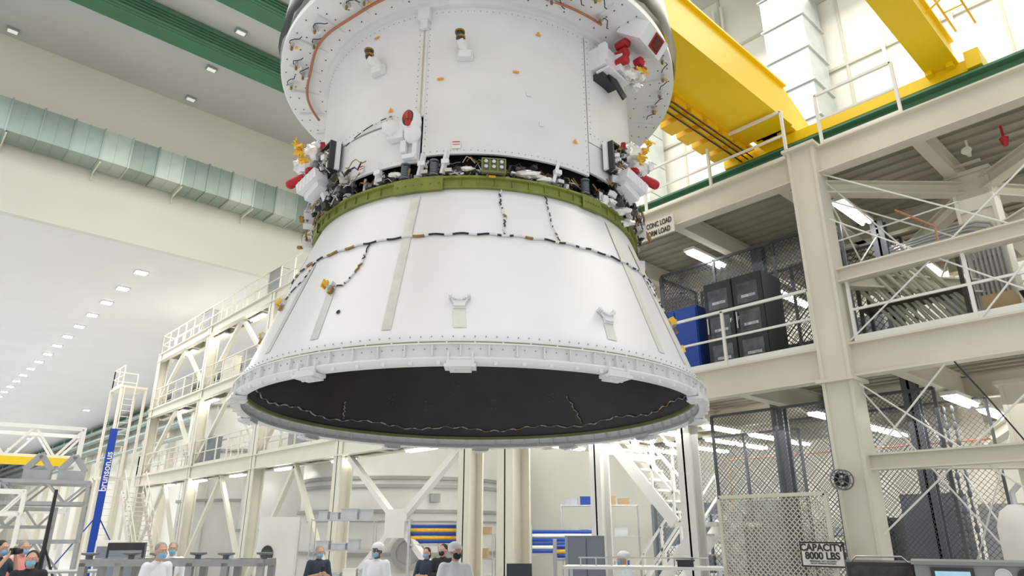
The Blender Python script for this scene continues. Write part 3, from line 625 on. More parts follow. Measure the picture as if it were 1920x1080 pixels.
obj(MB().tube([((R1+.12)*math.sin(rad(a)),-(R1+.12)*math.cos(rad(a)),2.25) for a in range(-90,60,6)],.03,6),'process_pipe',[CHAMD],parent=c1)
for a in (-70,-20): aa=rad(a); obj(MB().box(((R1+.08)*math.sin(aa),-(R1+.08)*math.cos(aa),2.95),(.3,.2,.25),0,Matrix.Rotation(aa,3,'Z')),'junction_box',[GREYL],parent=c1,smooth=0)
c2=chamber(14.8,35,3.5,8.2,'white cylindrical test chamber behind the access tower',(3.3,5.5,7.6))
c3=chamber(14.2,28.3,2.6,5.6,'smaller white cylindrical tank behind the platform',(2,4.8),0)

t=thing('instrument_cabinet','cream upright cabinet with an oval dark window','cabinet',(9.3,20.0,0),rad(-30))
obj(MB().bb(-.55,.55,-.35,.35,0,2.35),'body',[CHAM],parent=t,smooth=0); b=MB(); b.lathe([(0,0),(.16,0),(.17,.03),(0,.03)],n=24)
for i in range(len(b.v)): x,y,z=b.v[i]; b.v[i]=(x-.25,-.36-z,1.35+y*1.4)
obj(b,'oval_window',[DGREY],parent=t); obj(MB().bb(.0,.5,-.37,-.35,.2,2.2),'door',[CHAM],parent=t,smooth=0)

# ------------------------------------------------------------ MESH FENCES
def fence(x,y0,y1,z0,z1,label,mt=GREYM,sp_=.10,w=.006,ax='y',fr=.05):
    t=thing('mesh_fence',label,'fence',(0,0,0)); b=MB()
    def pt(a,z): return (x,a,z) if ax=='y' else (a,x,z)
    L=y1-y0;Hh=z1-z0
    k=-Hh
    while k<L:
        for s in (1,-1):
            a0=max(0,k);a1=min(L,k+Hh); za0=a0-k;za1=a1-k
            if a1<=a0: continue
            if s==-1: q0=(y1-a0,z0+za0);q1=(y1-a1,z0+za1)
            else: q0=(y0+a0,z0+za0);q1=(y0+a1,z0+za1)
            b.bar(pt(*q0),pt(*q1),w,w)
        k+=sp_
    o=obj(b,'wire_mesh',[mt],parent=t,smooth=0); o['kind']='stuff'
    b=MB(); n=max(1,round(L/1.2))
    for i in range(n+1): a=y0+L*i/n; b.bar(pt(a,z0),pt(a,z1),fr,fr)
    for z in(z0,z1): b.bar(pt(y0,z),pt(y1,z),fr,fr)
    obj(b,'frame',[mt],parent=t,smooth=0); return t
fence(12.1,4.3,8.2,4.58,7.3,'grey wire mesh partition on the upper deck',w=.010,sp_=.085)
fence(11.6,3.2,7.0,0.02,4.0,'grey wire mesh cage around the lift',w=.007,sp_=.07,fr=.045)
fence(13.1,2.9,6.4,0.02,4.0,'grey wire mesh cage wall behind the lift',sp_=.09,w=.006,fr=.04)
fence(13.7,3.8,8.2,4.58,7.3,'grey wire mesh cage behind the cabinets',sp_=.13,w=.012)
fence(8.3,12.2,13.6,4.58,7.3,'grey wire mesh partition on the upper deck',ax='x',w=.010)
fence(14.3,6.6,10.4,0.02,4.0,'grey wire mesh storage partition below the platform',sp_=.11,w=.009)
g=fence(9.85,4.3,5.95,0.02,2.45,'cream painted wire mesh lift gate',CREAM,.075,.012)
for (x,y,hh,c) in ((14.6,4.4,2.6,GREYC),(14.6,5.5,2.2,CABB),(14.7,3.2,2.4,GREYL)):
    t=thing('machinery_cabinet','tall grey machinery cabinet behind the lift cage','cabinet',(x,y,0),group='machinery cabinets behind the cage'); obj(MB().bb(-.35,.35,-.45,.45,0,hh),'body',[c],parent=t,smooth=0)
    for y0 in(-.43,.01): obj(MB().bb(-.37,-.35,y0,y0+.42,.08,hh-.08),'door',[c],parent=t,smooth=0)
s=thing('capacity_sign','white sign with dark lettering on the lift gate','sign',(9.78,4.42,1.66))
obj(MB().bb(-.01,.01,-.30,.30,-.16,.16),'sign_border',[INK],parent=s,smooth=0)
obj(MB().bb(-.014,-.0,-.28,.28,-.14,.14),'sign_board',[PAPER],parent=s,smooth=0)
text('sign_lettering','CAPACITY',.125,TM((-.017,0,.085),(0,-1,0),(0,0,1)),INK,s,bold=.004)
text('sign_lettering','8000 LBS',.125,TM((-.017,0,-.02),(0,-1,0),(0,0,1)),INK,s,bold=.004)
text('sign_lettering','PERSONNEL NOT ALLOWED\nIN LIFT WHEN IN MOTION',.028,TM((-.017,0,-.10),(0,-1,0),(0,0,1)),INK,s)
t=thing('hose_reel','round dark hose reel bracketed to the column','reel',(9.92,4.05,2.62))
b=MB(); b.tube([(-.10,0,0),(.16,0,0)],.03,10)
for dx in (-.10,.02):
    b.tube([(dx,.13*math.sin(a*.2618),.13*math.cos(a*.2618)) for a in range(25)],.010,6)
    for k in range(3): a=k*1.047; b.bar((dx,.125*math.sin(a),.125*math.cos(a)),(dx,-.125*math.sin(a),-.125*math.cos(a)),.012,.012)
obj(b,'reel_frame',[GREYC],parent=t)
b=MB()
for k in range(4): b.tube([(-.08+.025*k,.08*math.sin(a*.5236),.08*math.cos(a*.5236)) for a in range(13)],.014,6)
obj(b,'hose',[BLACK],parent=t)

# ------------------------------------------------------------ deck contents
def server(x,y,label):
    t=thing('server_cabinet',label,'cabinet',(x,y,4.57),group='server cabinets on the deck')
    obj(MB().bb(-.35,.35,-.29,.29,.06,1.78),'body',[CABB],parent=t)
    b=MB(); b.bb(-.37,-.35,-.28,.28,.1,1.75); d=obj(b,'door',[CABB],parent=t)
    for z in(.15,.68,1.2): obj(MB().bb(-.375,-.371,-.2,.2,z+.04,z+.42),'door_window',[GLASSD],parent=d)
    b=MB(); b.tube([(-.39,.24,.8),(-.39,.24,1.1)],.015,8); obj(b,'handle',[ALU],parent=d)
    for z in(.3,.82,1.34): obj(MB().bb(-.38,-.376,-.15,.12,z,z+.05),'equipment_light',[mat('rack_gear',(.5,.52,.53),.3,.3,.4,20)],parent=d)
    for yy in(-.22,.22): obj(MB().bb(-.29,.29,yy-.03,yy+.03,0,.06),'foot',[ALU],parent=t)
    return t
s1=server(11.3,5.63,'tall black server cabinet with glazed door'); s2=server(11.3,6.22,'tall black server cabinet with glazed door')
text('door_lettering','F',.11,TM((-.372,-.22,.98),(0,-1,0),(0,0,1)),WINK,[c for c in s2.children if c.name.startswith('door')][0])
text('door_lettering','F',.11,TM((-.372,.22,.98),(0,-1,0),(0,0,1)),WINK,[c for c in s1.children if c.name.startswith('door')][0])
t=thing('storage_cabinet','bright blue metal cabinet beside the server cabinets','cabinet',(11.35,7.2,4.57))
obj(MB().bb(-.4,.4,-.5,.45,0,1.45),'body',[BLUE],parent=t)
for y0 in (-.48,0): obj(MB().bb(-.42,-.4,y0,y0+.44,.05,1.4),'door',[BLUE],parent=t)
for i,(x,y,hh,c) in enumerate(((15.2,5.2,1.7,GREYL),(15.2,6.6,1.4,CABB),(15.4,3.2,1.9,GREYC),(15.3,8.0,1.8,GREYL),(13.2,.9,1.3,CABB))):
    t=thing('electrical_cabinet','%s electrical cabinet on the upper deck'%('light grey metal' if c is GREYL else 'dark painted metal'),'cabinet',(x,y,4.57)); obj(MB().bb(-.3,.3,-.45,.45,0,hh),'body',[c],parent=t,smooth=0)
    for y0 in(-.43,.01): obj(MB().bb(-.32,-.3,y0,y0+.42,.05,hh-.05),'door',[c],parent=t,smooth=0)
t=thing('tube_rack','rack of long slanted greenish tubes on the platform','rack',(10.85,3.05,4.57))
for i in range(13):
    y=.62-.085*i; obj(MB().tube([(.12*(i%2),y+.22,1.22+.05*(i%3)),(.08,y-.42,.22)],.027,8),'tube',[CLEAR],parent=t)
b=MB(); b.bb(-.1,.35,-.75,.7,.10,.15); b.bb(-.1,.35,-.75,.7,.6,.64)
for y in(-.75,.65): b.bb(-.1,-.05,y,y+.05,0,1.1); b.bb(.3,.35,y,y+.05,0,1.1)
obj(b,'frame',[DGREY],parent=t)
t=thing('conduit_bundle','neat bundle of grey electrical conduits curving over and down the column','conduit',(KX-.3,KY,0))
for i in range(8):
    y=-.22+.062*i; zt=6.55-.05*i
    obj(MB().tube([(0,y,4.58),(0,y,zt-.25),(0,y+.07,zt-.08),(0,y+.25,zt),(0,y+.9,zt),(.1,1.35,zt-.02)],.022,6),'conduit',[GREYL],parent=t)
for i in range(4): obj(MB().tube([(11.95,1.9-.03*i,5.3),(11.95,1.8-.03*i,4.95-.05*i),(11.95,1.6,4.72-.03*i),(11.95,1.45,4.95),(11.95,1.4,5.5)],.014,6),'hanging_cable',[BLACK],label='looped black cable hanging from the column',cat='cable',group='hanging cables')
obj(MB().tube([(15.5,-2,3.6),(15.5,9,3.6),(15.5,9,2.4)],.02,6),'sprinkler_pipe',[ORP],label='thin orange sprinkler pipe under the deck',cat='pipe',group='sprinkler pipes')
obj(MB().tube([(11.6,2.7,5.9),(11.6,2.7,6.5),(11.2,3.1,6.8)],.018,6),'sprinkler_pipe',[ORP],label='thin orange pipe above the deck',cat='pipe',group='sprinkler pipes')
obj(MB().tube([(15.3,2.4,0),(15.3,2.4,3.0),(15.3,2.2,3.3),(15.3,1.6,3.4)],.07,10),'wall_pipe',[ALU],label='silver bent pipe beside the lift',cat='pipe')
t=thing('lift_chain','hanging steel lift chains inside the cage','chain',(12.7,3.3,0))
for k in range(3):
    b=MB()
    for i in range(28): b.ell((0,.12*k,.3+i*.13),(.02 if i%2 else .035,.035 if i%2 else .02,.07),0,8,6)
    obj(b,'chain',[GREYC],parent=t)
t=thing('alarm_siren','small red emergency siren hanging below the upper deck','siren',(10.85,1.45,7.1)); obj(MB().tube([(0,0,0),(0,0,.12)],[.035,.06],12),'horn',[RED],parent=t); obj(MB().bb(-.015,.015,-.015,.015,.12,.32),'base',[RED],parent=t)
t=thing('loudspeaker','cream horn loudspeaker under the deck','loudspeaker',(10.9,1.9,7.15)); obj(MB().tube([(0,0,0),(-.08,0,.02),(-.14,0,.03)],[.025,.045,.07],16),'horn',[CREAM],parent=t); obj(MB().bb(-.015,.015,-.015,.015,0,.26),'bracket',[CREAM],parent=t)
obj(MB().bb(-.2,.2,-.18,.18,0,.4).bb(-.21,.21,-.03,.03,.4,.405),'carton_box',[CARD],label='brown cardboard carton on the platform',cat='box',loc=(10.85,1.95,4.57),smooth=0)
obj(MB().tube([(10.2,2.5,4.05),(10.15,2.2,3.5),(10.1,1.9,2.9),(10.1,1.6,2.4),(10.15,1.3,1.9)],.010,6),'hanging_cable',[BLACK],label='thin dark cable hanging diagonally from the platform',cat='cable')

# ------------------------------------------------------------ fluorescent lights
tm=MB().tube([(-.6,0,0),(.6,0,0)],.03,8).mesh('lamp_tube',[LAMPW]); hm2=MB().bb(-.65,.65,-.12,.12,.03,.09).mesh('lamp_housing',[STEELW],0)
def fluo(x,y,z,rz):
    t=thing('fluorescent_light','white fluorescent strip light under the deck','lamp',(x,y,z),rz,group='fluorescent lights under the decks')
    obj(hm2,'lamp_housing',[],parent=t)
    for yy in(-.06,.06): obj(tm,'lamp_tube',[],parent=t,loc=(0,yy,0))
for x in (12.95,14.8,16.2):
    for y in (1,3.2,5.4,7.6,8.7,9.8,10.9,12): fluo(x,y,3.95,0)
for y in (7.8,8.8,9.8,10.9,12.4): fluo(11.4,y,3.95,0)
for x in (12.0,14.8,16.1):
    for y in (.8,4,7,10,13): fluo(x,y,7.32,0)
for y in (15,19,23,27,31,35): fluo(10.62,y,3.97,rad(90)); fluo(10.62,y,7.35,rad(90)); fluo(10.62,y,L3-.52,rad(90))
def rack(x,y,rz,w,h,label,cols,name='wire_shelf'):
    t=thing(name,label,'shelf',(x,y,0),rz)
    for xx in(-w/2,w/2):
        for yy in(-.25,.25): obj(MB().tube([(xx,yy,0),(xx,yy,h)],.015,6),'post',[ALU],parent=t)
    n=4
    zs=[.15+(h-.2)*i/(n-1) for i in range(n)]
    for z in zs:
        b=MB(); b.bb(-w/2,w/2,-.25,-.235,z,z+.03);b.bb(-w/2,w/2,.235,.25,z,z+.03)
        for xx in (-w/2,w/2): b.bb(xx-.008,xx+.008,-.25,.25,z,z+.03)
        for k in range(8): yy=-.23+.46*k/7; b.bb(-w/2,w/2,yy,yy+.008,z+.015,z+.025)
        obj(b,'shelf_tray',[ALU],parent=t,smooth=0)
    M=Matrix.Rotation(rz,3,'Z'); rn=random.Random(int(x*10))
    for z in zs:
        xx=-w/2+.12
        while xx<w/2-.3:
            ww=rn.uniform(.22,.42); hh=rn.uniform(.12,.24)
            p=M@Vector((xx+ww/2,0,0))+Vector((x,y,z+.03))
            c=rn.choice(cols); lab={'storage_bin':'grey plastic storage bin on a shelf','cardboard':'brown cardboard box on a shelf','cabinet_blue':'blue plastic storage bin on a shelf','sign_white':'white box on a shelf'}[c.name]
            b2=MB(); b2.bb(-ww/2+.02,ww/2-.02,-.18,.18,0,hh); b2.bb(-ww/2+.01,ww/2-.01,-.19,.19,hh,hh+.02)
            obj(b2,'storage_bin',[c],label=lab,cat='storage bin',loc=p,rotz=rz,group='bins on the shelves',smooth=0); xx+=ww+.04
    return t
rack(9.0,15.8,rad(-40),1.5,2.25,'chrome wire shelving rack with bins',[BIN,PAPER,BIN])
rack(11.9,14.6,rad(-50),1.4,1.9,'chrome wire shelving rack under the platform',[BIN,PAPER,CARD])
rack(15.2,9.9,rad(-60),1.6,2.1,'wire shelving beside the stairs',[PAPER,BIN,BIN])
rack(15.9,6.2,rad(-60),1.6,1.9,'wire shelving behind the cage',[PAPER,BLUE,BIN])
rack(16.0,13.6,rad(-50),2.2,2.7,'tall storage shelving with blue and grey bins',[BIN,BLUE,CARD])
for (x,y,hh,c) in ((17.6,12.2,2.7,LOCK),(17.6,11.2,2.7,LOCK),(17.6,10.2,2.4,GREYL),(17.6,9.2,2.7,GREYC)):  # made-up locker row, put in so the wall below the deck reads darker
    t=thing('darkening_locker','tall grey locker shape added to darken the wall below the deck','locker',(x,y,0),group='locker shapes added to darken the wall'); obj(MB().bb(-.4,.4,-.45,.45,0,hh),'body',[c],parent=t,smooth=0)
    for y0 in(-.43,.01): obj(MB().bb(-.42,-.4,y0,y0+.42,.08,hh-.08),'door',[c],parent=t,smooth=0)
def rolls(x,y,w,seq,z0,label):
    t=thing('roll_rack',label,'rack',(x,y,0),rad(-42))
    for xx in(-w,w): obj(MB().bb(xx-.03,xx+.03,-.2,.2,0,z0+.09*len(seq)+.08),'frame',[ALU],parent=t,smooth=0)
    obj(MB().bb(-w,w,-.18,.18,z0-.1,z0-.06),'shelf',[ALU],parent=t,smooth=0)
    for i,m in enumerate(seq): obj(MB().tube([(-w+.02,0,z0+.09*i),(w-.02,0,z0+.09*i)],.045,10),'roll',[m],parent=t)
rolls(10.9,14.7,.6,[BLUE,YTAPE,BLUE,YTAPE,BLUE],1.72,'rack holding blue and yellow rolled covers')
rolls(13.2,12.3,.9,[BLUE,PAPER,BLUE,BLUE,PAPER,BLUE],1.5,'low rack holding blue and white rolled covers')
rolls(12.1,10.9,.55,[BLUE,YTAPE,BLUE],1.45,'low rack holding blue and yellow covers')
t=thing('tool_locker','large grey metal storage locker','locker',(10.35,9.2,0),rad(-42)); obj(MB().bb(-.34,.34,-.3,.3,0,1.88),'body',[LOCK],parent=t,smooth=0)
for s_ in (-1,1):
    d=obj(MB().bb(min(s_*.01,s_*.32),max(s_*.01,s_*.32),-.32,-.3,.05,1.83),'door',[LOCK],parent=t,smooth=0); obj(MB().bb(s_*.04-.01,s_*.04+.01,-.35,-.32,.9,1.1),'handle',[ALU],parent=d,smooth=0)
def table(x,y,rz,w,d,h,label,mt=STEELW):
    t=thing('work_table',label,'table',(x,y,0),rz); obj(MB().bb(-w/2,w/2,-d/2,d/2,h-.04,h),'table_top',[mt],parent=t,smooth=0)
    lg=MB().bb(-.025,.025,-.025,.025,0,h-.04).mesh('leg',[ALU],0)
    for xx in(-w/2+.06,w/2-.06):
        for yy in(-d/2+.06,d/2-.06): obj(lg,'leg',[],parent=t,loc=(xx,yy,0))
    return t
def monitor(x,y,z,rz,label='black computer monitor on a table'):
    t=thing('computer_monitor',label,'monitor',(x,y,z),rz); obj(MB().bb(-.24,.24,-.02,.02,.10,.38),'casing',[CABB],parent=t); obj(MB().bb(-.22,.22,-.024,-.02,.12,.36),'screen',[SCRD],parent=t)
    obj(MB().bb(-.03,.03,0,.03,.0,.2).bb(-.12,.12,-.08,.08,0,.015),'stand',[CABB],parent=t)
table(9.3,10.5,rad(-42),1.8,.7,1.0,'white work table under the platform'); monitor(9.6,10.2,1.0,rad(-42))
table(9.2,7.0,rad(-55),2.4,.6,1.45,'tall white wheeled bench with wire top near the lift')
b=MB()
for i in range(9): b.tube([(8.62+.145*i,7.75-.19*i,1.45),(8.62+.145*i,7.75-.19*i,1.57)],.01,6)
b.tube([(8.6,7.78,1.57),(9.8,6.2,1.57)],.012,6); obj(b,'bench_rail',[ALU],label='low metal rail on the bench top',cat='rail')
obj(MB().bb(-.12,.12,-.1,.1,0,.08).bb(-.14,.14,-.12,.12,.08,.1),'parts_case',[CABB],label='black plastic case on the wheeled bench',cat='case',loc=(9.55,6.45,1.45),rotz=rad(-55),smooth=0)
for (x,y,h1) in ((9.0,1.95,2.22),(8.8,1.45,2.12)):
    t=thing('gas_tank','white insulated gas tank with domed top','tank',(x,y,0),group='gas tanks')
    obj(MB().lathe([(0,0),(.2,0),(.2,h1-.22),(.15,h1-.07),(.06,h1),(0,h1)],n=28),'tank_body',[PAPER],parent=t); obj(MB().tube([(0,0,h1-.02),(0,0,h1+.12),(0,-.08,h1+.2)],.03,8),'valve',[ALU],parent=t)
t=thing('control_console','dark grey instrument console with round gauges and a small screen','console',(7.42,1.85,0),rad(-72))
obj(MB().bb(-.62,.62,-.25,.3,0,1.68).bb(-.64,.64,-.27,.32,1.68,1.71),'housing',[PANELG],parent=t,smooth=0)
obj(MB().bb(-.5,-.18,-.27,-.25,1.42,1.66),'bezel',[CABB],parent=t,smooth=0); obj(MB().bb(-.47,-.21,-.275,-.27,1.45,1.63),'screen',[SCREEN],parent=t,smooth=0)
for i in range(4):
    b=MB(); b.lathe([(0,0),(.05,0),(.062,0),(.062,.03),(.05,.03),(.048,.012),(0,.012)],n=24)
    for k in range(len(b.v)): x,y,z=b.v[k]; b.v[k]=(x+.02+.16*i,-.25-z,1.60+y)
    obj(b,'gauge',[CABB if i%2 else ALU],parent=t)
for i in range(8): obj(MB().tube([(-.1+.08*i,-.25,1.48),(-.1+.08*i,-.28,1.48)],.014,10),'push_button',[(RED,GREEN,BLACK)[i%3]],parent=t)
t=thing('equipment_rack','low black electronics rack with cables','rack',(7.75,2.95,0),rad(-66))
obj(MB().bb(-.3,.3,-.3,.3,0,1.67),'housing',[CABB],parent=t,smooth=0)
for z0,z1 in ((1.5,1.64),(1.2,1.42)): obj(MB().bb(-.27,.27,-.31,-.30,z0,z1),'front_panel',[DGREY],parent=t,smooth=0)
obj(MB().tube([(-.25,-.2,1.67),(-.2,-.2,1.72),(.2,-.2,1.72),(.25,-.2,1.67)],.010,6),'handle',[ALU],parent=t)

# ------------------------------------------------------------ LEFT
t=thing('measuring_tower','tall slim blue upright post with white lettering','post',(7.45,32.9,0),rad(-13))
obj(MB().bb(-.14,.14,-.10,.10,0,6.05),'post',[BLUEP],parent=t,smooth=0); obj(MB().bb(-.5,.5,-.5,.5,0,.06),'base_plate',[BLUEP],parent=t,smooth=0)
text('lettering','brunson.us',.36,TM((.0,-.105,4.3),(0,0,1),(-1,0,0)),WINK,t,bold=.006)
for sx in(-1,1): obj(MB().tube([(0,0,2.6),(1.6*sx,.4,0)],.025,6),'stay',[BLUEP],parent=t)
def truss(x,y,rz,w,d,h,label,mt=STEELW,tw=.12,yband=False):
    t=thing('test_stand',label,'stand',(x,y,0),rz)
    bars('leg',mt,t,[((sx*w/2,sy*d/2,0),(sx*w/2,sy*d/2,h)) for sx in(-1,1) for sy in(-1,1)],tw)
    l=[]
    for z in (h*.45,h*.8,h):
        for s in(-1,1): l+=[((-w/2,s*d/2,z),(w/2,s*d/2,z)),((s*w/2,-d/2,z),(s*w/2,d/2,z))]
    bars('frame_beam',mt,t,l,tw); l=[]
    for s in(-1,1):
        for k in range(4):
            xa=-w/2+w*k/4; xb=xa+w/4; za,zb=(h*.8,h) if k%2 else (h,h*.8)
            l.append(((xa,s*d/2,za),(xb,s*d/2,zb)))
        l+=[((-w/2,s*d/2,0),(0,s*d/2,h*.45)),((w/2,s*d/2,0),(0,s*d/2,h*.45))]
    bars('brace',mt,t,l,tw*.6)
    if yband: obj(MB().bb(-w/2-.1,w/2-.3,-d/2-.26,-d/2-.06,h*.74,h*.74+.32),'crane_beam',[YEL],parent=t,smooth=0)
    return t
truss(5.3,37,rad(-10),3.6,3.0,6.2,'white steel truss test stand with yellow beam',tw=.16,yband=True)
truss(5.0,30,rad(-14),2.6,1.8,3.6,'low grey tubular support stand',GREYL)
truss(3.9,26,rad(-10),1.6,1.2,2.6,'small grey metal support stand',STAIN,.09)
truss(2.6,24,rad(-10),1.8,1.2,3.0,'white tubular stand with cross braces',STEELW,.08)
for (x,y,h) in ((4.6,29.8,3.65),(5.6,29.5,3.65)):
    t=thing('test_article','grey angular fixture block on the support stand','fixture',(x,y,h),rad(-14)); obj(MB().bb(-.4,.4,-.4,.4,.0,.35).bar((-.4,0,.35),(0,0,.9),.2,.2).bar((.4,0,.35),(0,0,.9),.2,.2),'fixture_block',[GREYL],parent=t)
t=thing('telescopic_mast','dark telescopic mast tripod','tripod',(3.9,22,0)); obj(MB().tube([(0,0,.9),(0,0,3.0)],[.06,.04],8),'mast',[BLACK],parent=t)
for k in range(3): a=k*2.09; obj(MB().tube([(0,0,1.6),(.7*math.cos(a),.7*math.sin(a),0)],.03,6),'leg',[BLACK],parent=t)
t=thing('support_frame','stainless steel support frame with round pedestal flanges','frame',(4.45,13.35,0),rad(-42))
l=[]
for z in(1.45,1.05): l+=[((-1.55,-.3,z),(1.55,-.3,z)),((-1.55,.3,z),(1.55,.3,z))]
for i in range(6): x=-1.5+.6*i; l+=[((x,-.3,0),(x,-.3,1.45)),((x,.3,0),(x,.3,1.45)),((x,-.3,1.45),(x,.3,1.45))]
bars('frame_bar',STAIN,t,l,.11); l=[]
for i in range(5): x=-1.5+.6*i; l+=[((x,-.3,1.05),(x+.6,-.3,.4)),((x+.6,-.3,1.05),(x,-.3,.4))]
bars('brace',STAIN,t,l,.07)
pdm=MB().lathe([(0,0),(.05,0),(.05,.06),(.14,.08),(.14,.11),(0,.11)],n=20).mesh('pedestal',[GREYC])
for i in range(6): obj(pdm,'pedestal',[],parent=t,loc=(-1.45+.58*i,0 if i%2 else -.25,1.5))
table(3.0,17.6,rad(-20),2.4,.8,1.2,'grey bench table by the test stands',GREYL)
for (x,y,h,c,l) in ((5.2,19.5,1.7,CABB,'black equipment cart on rubber casters'),(6.2,25,1.7,PAPER,'white equipment cart on rubber casters'),(2.7,20.5,1.5,PAPER,'white equipment cart on rubber casters')):
    t=thing('equipment_cart',l,'cart',(x,y,0),rad(-20)); obj(MB().bb(-.4,.4,-.3,.3,.15,h),'body',[c],parent=t,smooth=0)
    for sx in(-.3,.3):
        for sy in(-.2,.2): obj(MB().tube([(sx-.03,sy,.075),(sx+.03,sy,.075)],.075,10),'caster',[BLACK],parent=t)
    obj(MB().bb(-.35,.35,-.31,-.30,h*.5,h*.9),'front_panel',[LOCK],parent=t,smooth=0)

# ------------------------------------------------------------ PEOPLE
def remesh(o,v):
    m=o.modifiers.new('r','REMESH'); m.mode='VOXEL'; m.voxel_size=v; m.use_smooth_shade=True
    s=o.modifiers.new('s','SMOOTH'); s.factor=.5; s.iterations=3
def person(x,y,h,label,face=None,skin=SKIN,top=SHBLK,coat=False,hair=HAIRD,cap=False,mask=MASKB,pose='down',headyaw=0,lean=0,headpitch=0,longhair=False):
    dx,dy=(-x,-y) if face is None else (math.sin(rad(face)),-math.cos(rad(face)))
    th=math.atan2(dx,-dy)
    t=thing('person',label,'person',(x,y,0),th); k=h/1.75
    V=lambda a,b_,c: Vector((a,b_+(-lean*max(0,c-.95)),c))*k
    sh=[V(-.17,0,1.42),V(.17,0,1.42)]
    if pose=='down': el=[V(-.23,.03,1.13),V(.23,.03,1.13)]; ha=[V(-.22,-.06,.88),V(.22,-.06,.88)]
    elif pose=='hold': el=[V(-.24,-.02,1.15),V(.24,-.02,1.15)]; ha=[V(-.07,-.27,1.22),V(.07,-.27,1.22)]
    elif pose=='camera': el=[V(-.24,-.14,1.24),V(.24,-.14,1.24)]; ha=[V(-.07,-.22,1.53),V(.07,-.22,1.53)]
    else: el=[V(-.25,-.02,1.15),V(.25,-.02,1.15)]; ha=[V(.06,-.2,1.15),V(-.06,-.2,1.10)]
    b=MB(); HC=V(0,-.015,1.62); HR=Matrix.Rotation(rad(headyaw),3,'Z')@Matrix.Rotation(rad(headpitch),3,'X')
    q=lambda a,bb,c: HC+HR@(Vector((a,bb,c))*k)
    b.ell(q(0,.01,.02),(.076*k,.095*k,.10*k),0,16,12,HR); b.ell(q(0,-.02,-.05),(.06*k,.07*k,.07*k),0,14,10,HR)
    b.ell(q(0,-.095,-.01),(.013*k,.02*k,.028*k),0,8,6,HR); b.ell(q(0,-.08,.035),(.06*k,.02*k,.014*k),0,10,6,HR)
    b.ell(q(0,-.088,-.055),(.027*k,.01*k,.012*k),0,8,6,HR)
    for s in(-1,1): b.ell(q(s*.078,.01,-.01),(.012*k,.022*k,.034*k),0,8,6,HR)
    b.cap(V(0,.02,1.40),.058*k,V(0,0,1.56),.05*k)
    b.ell(V(0,0,1.25),(.15*k,.10*k,.24*k),0,16,10); b.ell(V(0,0,1.0),(.145*k,.10*k,.14*k),0,16,10); b.cap(V(-.13,0,1.41),.055*k,V(.13,0,1.41),.055*k)
    for i,s in enumerate((-1,1)):
        b.cap(sh[i],.052*k,el[i],.04*k); b.cap(el[i],.04*k,ha[i],.027*k)
        hd=(ha[i]-el[i]).normalized(); pc=ha[i]+hd*.045*k; b.ell(pc,(.036*k,.022*k,.045*k),0,10,8)
        side=hd.cross(Vector((0,1,0))); side=side.normalized() if side.length>.1 else Vector((1,0,0)); fwd=Vector((0,-1,0)) if pose=='down' else Vector((0,-.3,.6)).normalized()
        for f in range(4):
            r0=pc+hd*.03*k+side*(.024-.016*f)*k; L=(.036,.042,.04,.03)[f]*k
            r1=r0+hd*L; r2=r1+(hd*.6+fwd*.6)*L*.7; b.cap(r0,.0095*k,r1,.009*k,0,6); b.cap(r1,.009*k,r2,.0075*k,0,6)
        b.cap(pc+side*.03*k*s,.011*k,pc+side*.05*k*s+hd*.03*k+fwd*.02*k,.009*k,0,6)
        b.cap(V(s*.09,0,.93),.085*k,V(s*.10,-.01,.5),.055*k); b.cap(V(s*.10,-.01,.5),.052*k,V(s*.10,.02,.09),.038*k); b.cap(V(s*.10,.02,.05),.035*k,V(s*.105,-.14,.035),.03*k)
    body=obj(b,'body',[skin],parent=t); remesh(body,.009)
    for s in(-1,1):
        e=MB(); e.ell(q(s*.03,-.083,.015),(.012*k,.008*k,.008*k),0,8,6,HR); e.ell(q(s*.03,-.090,.015),(.005*k,.003*k,.005*k),1,6,4,HR)
        obj(e,'eye',[PAPER,BLACK],parent=t)
    g=MB()
    g.ell(V(0,0,1.27),(.165*k,.125*k,.24*k),0,16,10); g.ell(V(0,0,1.03),(.162*k,.125*k,.16*k),0,16,10); g.cap(V(-.13,0,1.41),.07*k,V(.13,0,1.41),.07*k); g.cap(V(0,.02,1.40),.075*k,V(0,.01,1.475),.062*k)
    for i,s in enumerate((-1,1)):
        long=coat or top is SHBLK
        g.cap(sh[i],.07*k,el[i],.056*k)
        if long: g.cap(el[i],.056*k,el[i].lerp(ha[i],.93),.042*k)
    if coat:
        for s in(-1,1): g.cap(V(s*.08,0,1.0),.12*k,V(s*.09,0,.5),.12*k)
        g.ell(V(0,0,.75),(.19*k,.14*k,.32*k),0,14,10)
    cl=obj(g,'lab_coat' if coat else 'shirt',[top],parent=t); remesh(cl,.012)
    g=MB(); g.ell(V(0,0,.97),(.155*k,.115*k,.11*k),0,14,8)
    for s in(-1,1):
        g.cap(V(s*.085,0,.95),.105*k,V(s*.10,-.01,.5),.075*k); g.cap(V(s*.10,-.01,.5),.072*k,V(s*.10,.02,.1),.06*k)
    tr=obj(g,'trousers',[COAT if (coat and cap) else TROU],parent=t); remesh(tr,.014)
    for s in(-1,1): obj(MB().cap(V(s*.10,.03,.05),.05*k,V(s*.105,-.15,.045),.042*k),'shoe',[SHOE],parent=t)
    g=MB(); g.ell(q(0,-.055,-.05),(.062*k,.055*k,.052*k),0,14,10,HR)
    for s in(-1,1): g.tube([q(s*.055,-.07,-.03),q(s*.08,0,-.0)],.003*k,5)
    obj(g,'face_mask',[mask],parent=t)
    g=MB()
